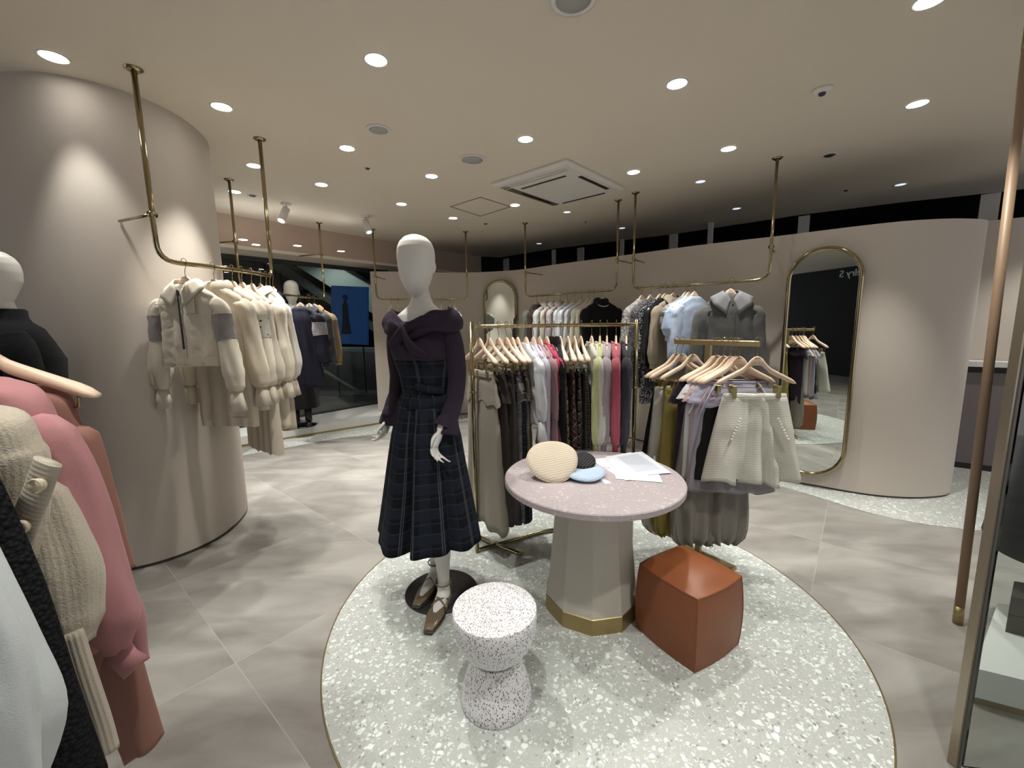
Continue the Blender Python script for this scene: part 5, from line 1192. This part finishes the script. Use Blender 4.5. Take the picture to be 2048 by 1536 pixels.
knot = [tube(spl([(-.175, -.06, 1.515), (-.11, -.118, 1.512), (-.05, -.146, 1.497), (-.012, -.150, 1.480)], 6), lambda t_: ip([(0, .026), (.5, .030), (1, .020)], t_), 20, .35, ref=(0, 0, 1)),
        tube(spl([(-.03, -.138, 1.512), (.0, -.158, 1.485), (.035, -.172, 1.43), (.085, -.168, 1.385), (.14, -.128, 1.352)], 6), lambda t_: ip([(0, .018), (.2, .024), (.6, .034), (1, .014)], t_), 20, .4, ref=(0, 0, 1)),
        tube(spl([(.185, -.06, 1.52), (.12, -.118, 1.530), (.05, -.140, 1.515), (.0, -.150, 1.488), (-.03, -.155, 1.455), (-.085, -.158, 1.405)], 6), lambda t_: ip([(0, .028), (.3, .032), (.5, .022), (.75, .030), (1, .02)], t_), 20, .35, ref=(0, 0, 1))]
obj('twist_knot', join(*knot), plumk, t)
for P, s in ((armL, -1), (armR, 1)):
    Q = spl([Vector(p) + Vector((0, 0, -.05 if i == 0 else 0)) for i, p in enumerate(P)], 5)
    o = obj('sleeve', tube(Q[:-3], lambda t_: ip([(0, .058), (.3, .052), (.6, .046), (.8, .042), (1, .044)], t_), 20, cap=False), plumk, t)
    qi = min(range(len(Q)), key=lambda i: abs(Q[i].z - 1.135)); e = Q[qi]; hd_ = Vector(P[-1]); dd = Vector((hd_.x - e.x, (hd_.y - e.y) * .8, 0)); 
    pth = [e + Vector((0, 0, .015)), e, e + dd * .35 + Vector((0, 0, -.06)), e + dd * .65 + Vector((0, 0, -.12)), e + dd * .85 + Vector((0, 0, -.195))]
    fl_ = obj('flared_cuff', tube(spl(pth, 4), lambda t_: ip([(0, .045), (.1, .047), (.5, .057), (1, .082)], t_), 36, .62, ref=(1, 0, 0), cap=False, fold=lambda t_, th: 1 + .07 * t_ * sin(4 * th + 1)), plumk, o); fl_.modifiers.new('t', 'SOLIDIFY').thickness = .003
# --- black jacket mannequin at the left
p = U(14, 640, 2.08)
t = E('mannequin', 'white mannequin in a black jacket at the left edge, before the curved column', 'mannequin', (p.x - .02, 2.10, .012), rad(-38)); t.scale = (.965, .965, .955)
mannequin_body(t, True, head_turn=rad(-18))
obj('base_disc', lathe([(.001, -.012), (.17, -.012), (.17, -.003), (.001, -.003)], 48), black_metal, t)
bj = K('black_fleece', (.010, .011, .014), 'fuzzy')
jk = obj('jacket', loft([[(x * 1.06 * f_, y * 1.15 * f_, z) for x, y, z in tor(z, 64, .03)] for z, f_ in ((1.10, 1.12), (1.14, 1.08), (1.2, 1.1), (1.3, 1.06), (1.4, 1.04), (1.5, 1.02), (1.54, 1.0), (1.565, .93))] + [part_ring(1.60, .12, .085, 64), part_ring(1.625, .082, .074, 64), part_ring(1.66, .080, .074, 64), part_ring(1.67, .070, .064, 64)], (False, False)), bj, t)
for s in (-1, 1):
    o = obj('sleeve', tube(spl([(s * .16, 0, 1.53), (s * .215, .01, 1.42), (s * .235, .015, 1.28), (s * .245, -.01, 1.10), (s * .24, -.04, .97)], 5), lambda t_: ip([(0, .062), (.15, .07), (.5, .066), (.85, .072), (1, .038)], t_), 22), bj, t)
    obj('sleeve_band', tube([(s * .232, .013, 1.34), (s * .237, .014, 1.27), (s * .242, .01, 1.20)], .076, 22, cap=False), K('black_towelling', (.022, .025, .030), 'boucle'), o)
obj('long_skirt', loft([part_ring(z, r, r * .8, 72, fn=lambda th, q=q: .02 * q * sin(7 * th)) for z, r, q in ((1.13, .15, 0), (1.0, .19, .3), (.7, .23, .7), (.35, .27, 1))], (True, False)), K('black_crepe', (.012, .012, .013)), t)
obj('chest_emblem', tube([(.07, -.155, 1.44), (.07, -.162, 1.44)], .008, 12), simple('silver_emblem', (.5, .5, .5), .2, .8), t)
# --- dark mannequin on the window platform
t = E('mannequin', 'dark dressed mannequin on the white window platform behind the cream garments', 'mannequin', (-2.92, 5.72, .147), rad(25))
mannequin_body(t, True)
obj('base_disc', lathe([(.001, -.012), (.17, -.012), (.17, -.003), (.001, -.003)], 48), black_metal, t)
obj('black_dress', loft([[(x * 1.03, y * 1.05, z) for x, y, z in tor(z, 64, .012)] for z in (1.55, 1.45, 1.3, 1.15)] + [part_ring(z, r, r * .8, 64, fn=lambda th: .008 * sin(6 * th)) for z, r in ((1.0, .19), (.7, .205), (.25, .235))], (True, False)), K('black_crepe', (.012, .012, .013)), t)
for s in (-1, 1):
    obj('sleeve', tube(spl([(s * .16, 0, 1.54), (s * .215, .01, 1.42), (s * .235, .015, 1.25), (s * .235, -.03, 1.0)], 5), lambda t_: ip([(0, .05), (.5, .056), (.9, .06), (1, .04)], t_), 20), K('midnight_velour', (.014, .014, .024), 'velvet'), t)
    obj('boot', join(tube([(s * .078, .02, .30), (s * .078, .02, .08), (s * .078, .0, .03)], [.05, .045, .04], 18), tube([(s * .078, .05, .035), (s * .078, -.05, .035), (s * .078, -.16, .026), (s * .078, -.19, .022)], [.036, .042, .036, .018], 18, .8)), simple('black_boot', (.012, .01, .012), .35), t)
# --- built behind the glass door in place of its dark reflection
t = E('mannequin', 'mannequin in a long black coat, standing in for a dark reflection in the glass door', 'mannequin', (2.46, 1.70, .155), rad(80))
mannequin_body(t, True, legs=False)
obj('black_coat', loft([[(x * 1.06, y * 1.1, z) for x, y, z in tor(z, 64, .03)] for z in (1.56, 1.45, 1.3, 1.15)] + [part_ring(z, r, r * .85, 64, fn=lambda th: .012 * sin(5 * th)) for z, r in ((1.0, .22), (.7, .27), (.30, .32))], (True, True)), K('black_melton', (.010, .010, .010)), t)
for s in (-1, 1): obj('sleeve', tube(spl([(s * .15, 0, 1.54), (s * .215, .01, 1.42), (s * .235, .015, 1.25), (s * .232, -.04, .96)], 5), lambda t_: ip([(0, .055), (.5, .06), (1, .05)], t_), 20), K('black_melton', (.010, .010, .010)), t)
obj('stand_pole', tube([(0, 0, .0), (0, 0, .32)], .012, 12), brass, t); obj('base_disc', lathe([(.001, -.012), (.15, -.012), (.15, -.003), (.001, -.003)], 48), white_paint, t)

# ------------------------------------------------------------------ beyond the shop window
def mp_(px, py, y): return U(px, py, y)
grn = simple('dark_green_grey_panel', (.055, .075, .07), .4); grn2 = simple('pale_escalator_side', (.30, .38, .36), .35)
def quadslab(pts, th, mat, name, parent=None):
    V = [Vector(p) for p in pts] + [Vector(p) + Vector((0, th, 0)) for p in pts]; k = len(pts)
    return obj(name, (V, [tuple(range(k)), tuple(reversed(range(k, 2 * k)))] + [(i, (i + 1) % k, k + (i + 1) % k, k + i) for i in range(k)]), mat, parent, False)
t = E('escalator', 'sloping grey green escalator side seen through the dark shop window', 'escalator', (0, 0, 0))
y = 11.0
quadslab([mp_(470, 455, y), mp_(560, 455, y), mp_(790, 600, y), mp_(790, 655, y)], .9, grn2, 'side_panel', t)
quadslab([mp_(470, 490, y + .2), mp_(790, 690, y + .2), mp_(790, 672, y + .2), mp_(470, 468, y + .2)], .7, grn, 'truss', t)
obj('handrail', tube([mp_(540, 448, y - .05), mp_(800, 600, y - .05)], .04, 10), black_metal, t)
t = E('blue_poster', 'glowing blue advertising poster with a dark dress figure beyond the window', 'poster', (0, 0, 0))
y = 9.4
quadslab([mp_(662, 571, y), mp_(735, 574, y), mp_(735, 690, y), mp_(662, 686, y)], .08, emit('blue_backlit_print', (.004, .035, .125), .4), 'backlit_panel', t)
quadslab([mp_(684, 612, y - .02), mp_(690, 596, y - .02), mp_(695, 612, y - .02), mp_(697, 640, y - .02), mp_(702, 668, y - .02), mp_(682, 668, y - .02), mp_(685, 638, y - .02)], .01, simple('poster_dress', (.006, .008, .02), .6), 'printed_dress', t)
for pxx in (672, 726): a_ = mp_(pxx, 686, y + .04); obj('support_post', tube([(a_.x, a_.y, 0), (a_.x, a_.y, a_.z)], .015, 8), black_metal, t)
obj('printed_head', tube([mp_(689.5, 595, y - .02), mp_(689.5, 595, y - .02) + Vector((0, -.008, 0))], .055, 16), simple('poster_skin', (.05, .06, .10), .6), t)
t = E('mall_counter', 'dark counter with pale ledge under the blue poster beyond the window', 'counter', (0, 0, 0))
y = 9.9
quadslab([mp_(640, 696, y), mp_(760, 697, y), mp_(760, 704, y), mp_(640, 703, y)], .5, grn2, 'ledge', t)
quadslab([mp_(640, 704, y), mp_(760, 704, y), mp_(760, 800, y), mp_(640, 800, y)], .4, simple('dark_green_glass', (.012, .018, .016), .25), 'front_panel', t)
t = E('ramp_rail', 'pale sloping strip low behind the shop window', 'railing', (0, 0, 0))
obj('strip', tube([mp_(648, 742, 9.2), mp_(748, 800, 9.2)], .035, 8), grn2, t)
# ------------------------------------------------------------------ behind the photographer (seen in the mirrors)
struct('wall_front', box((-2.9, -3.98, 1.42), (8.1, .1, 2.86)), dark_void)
for x, y in ((-4.4, 10.2),):  # lamp added over the escalator to brighten its dark side
    mt = E('recessed_downlight', 'added lamp brightening the escalator side' if x < -3 else 'added lamp brightening the dark counter', 'ceiling light', (x, y, 3.55)); obj('trim_ring', lathe([(.04, -.001), (.06, -.001), (.06, -.008), (.04, -.006)], 20), trim_m, mt); spot(mt, 'lamp', (0, 0, -.03), (0, 0, 0), 60, 130)
# shop sign lettering on the dark wall opposite, read backwards in the tall mirror
cu = bpy.data.curves.new('sign_letters', 'FONT'); cu.body = 'jewelry S'; cu.size = .26; cu.extrude = .01; cu.offset = -.004; cu.materials.append(emit('sign_white', (.22, .24, .23), .35))
_tmp = bpy.data.objects.new('tmp', cu); C.objects.link(_tmp); bpy.context.view_layer.update()
_me = bpy.data.meshes.new_from_object(_tmp.evaluated_get(bpy.context.evaluated_depsgraph_get())); bpy.data.objects.remove(_tmp)
so_ = bpy.data.objects.new('shop_sign_letters', _me); C.objects.link(so_); so_.location = (-2.72, -3.90, 2.60); so_.rotation_euler = (rad(90), 0, rad(180))
tag(so_, 'thin pale sign letters on the dark wall, read backwards in the tall mirror', 'sign')
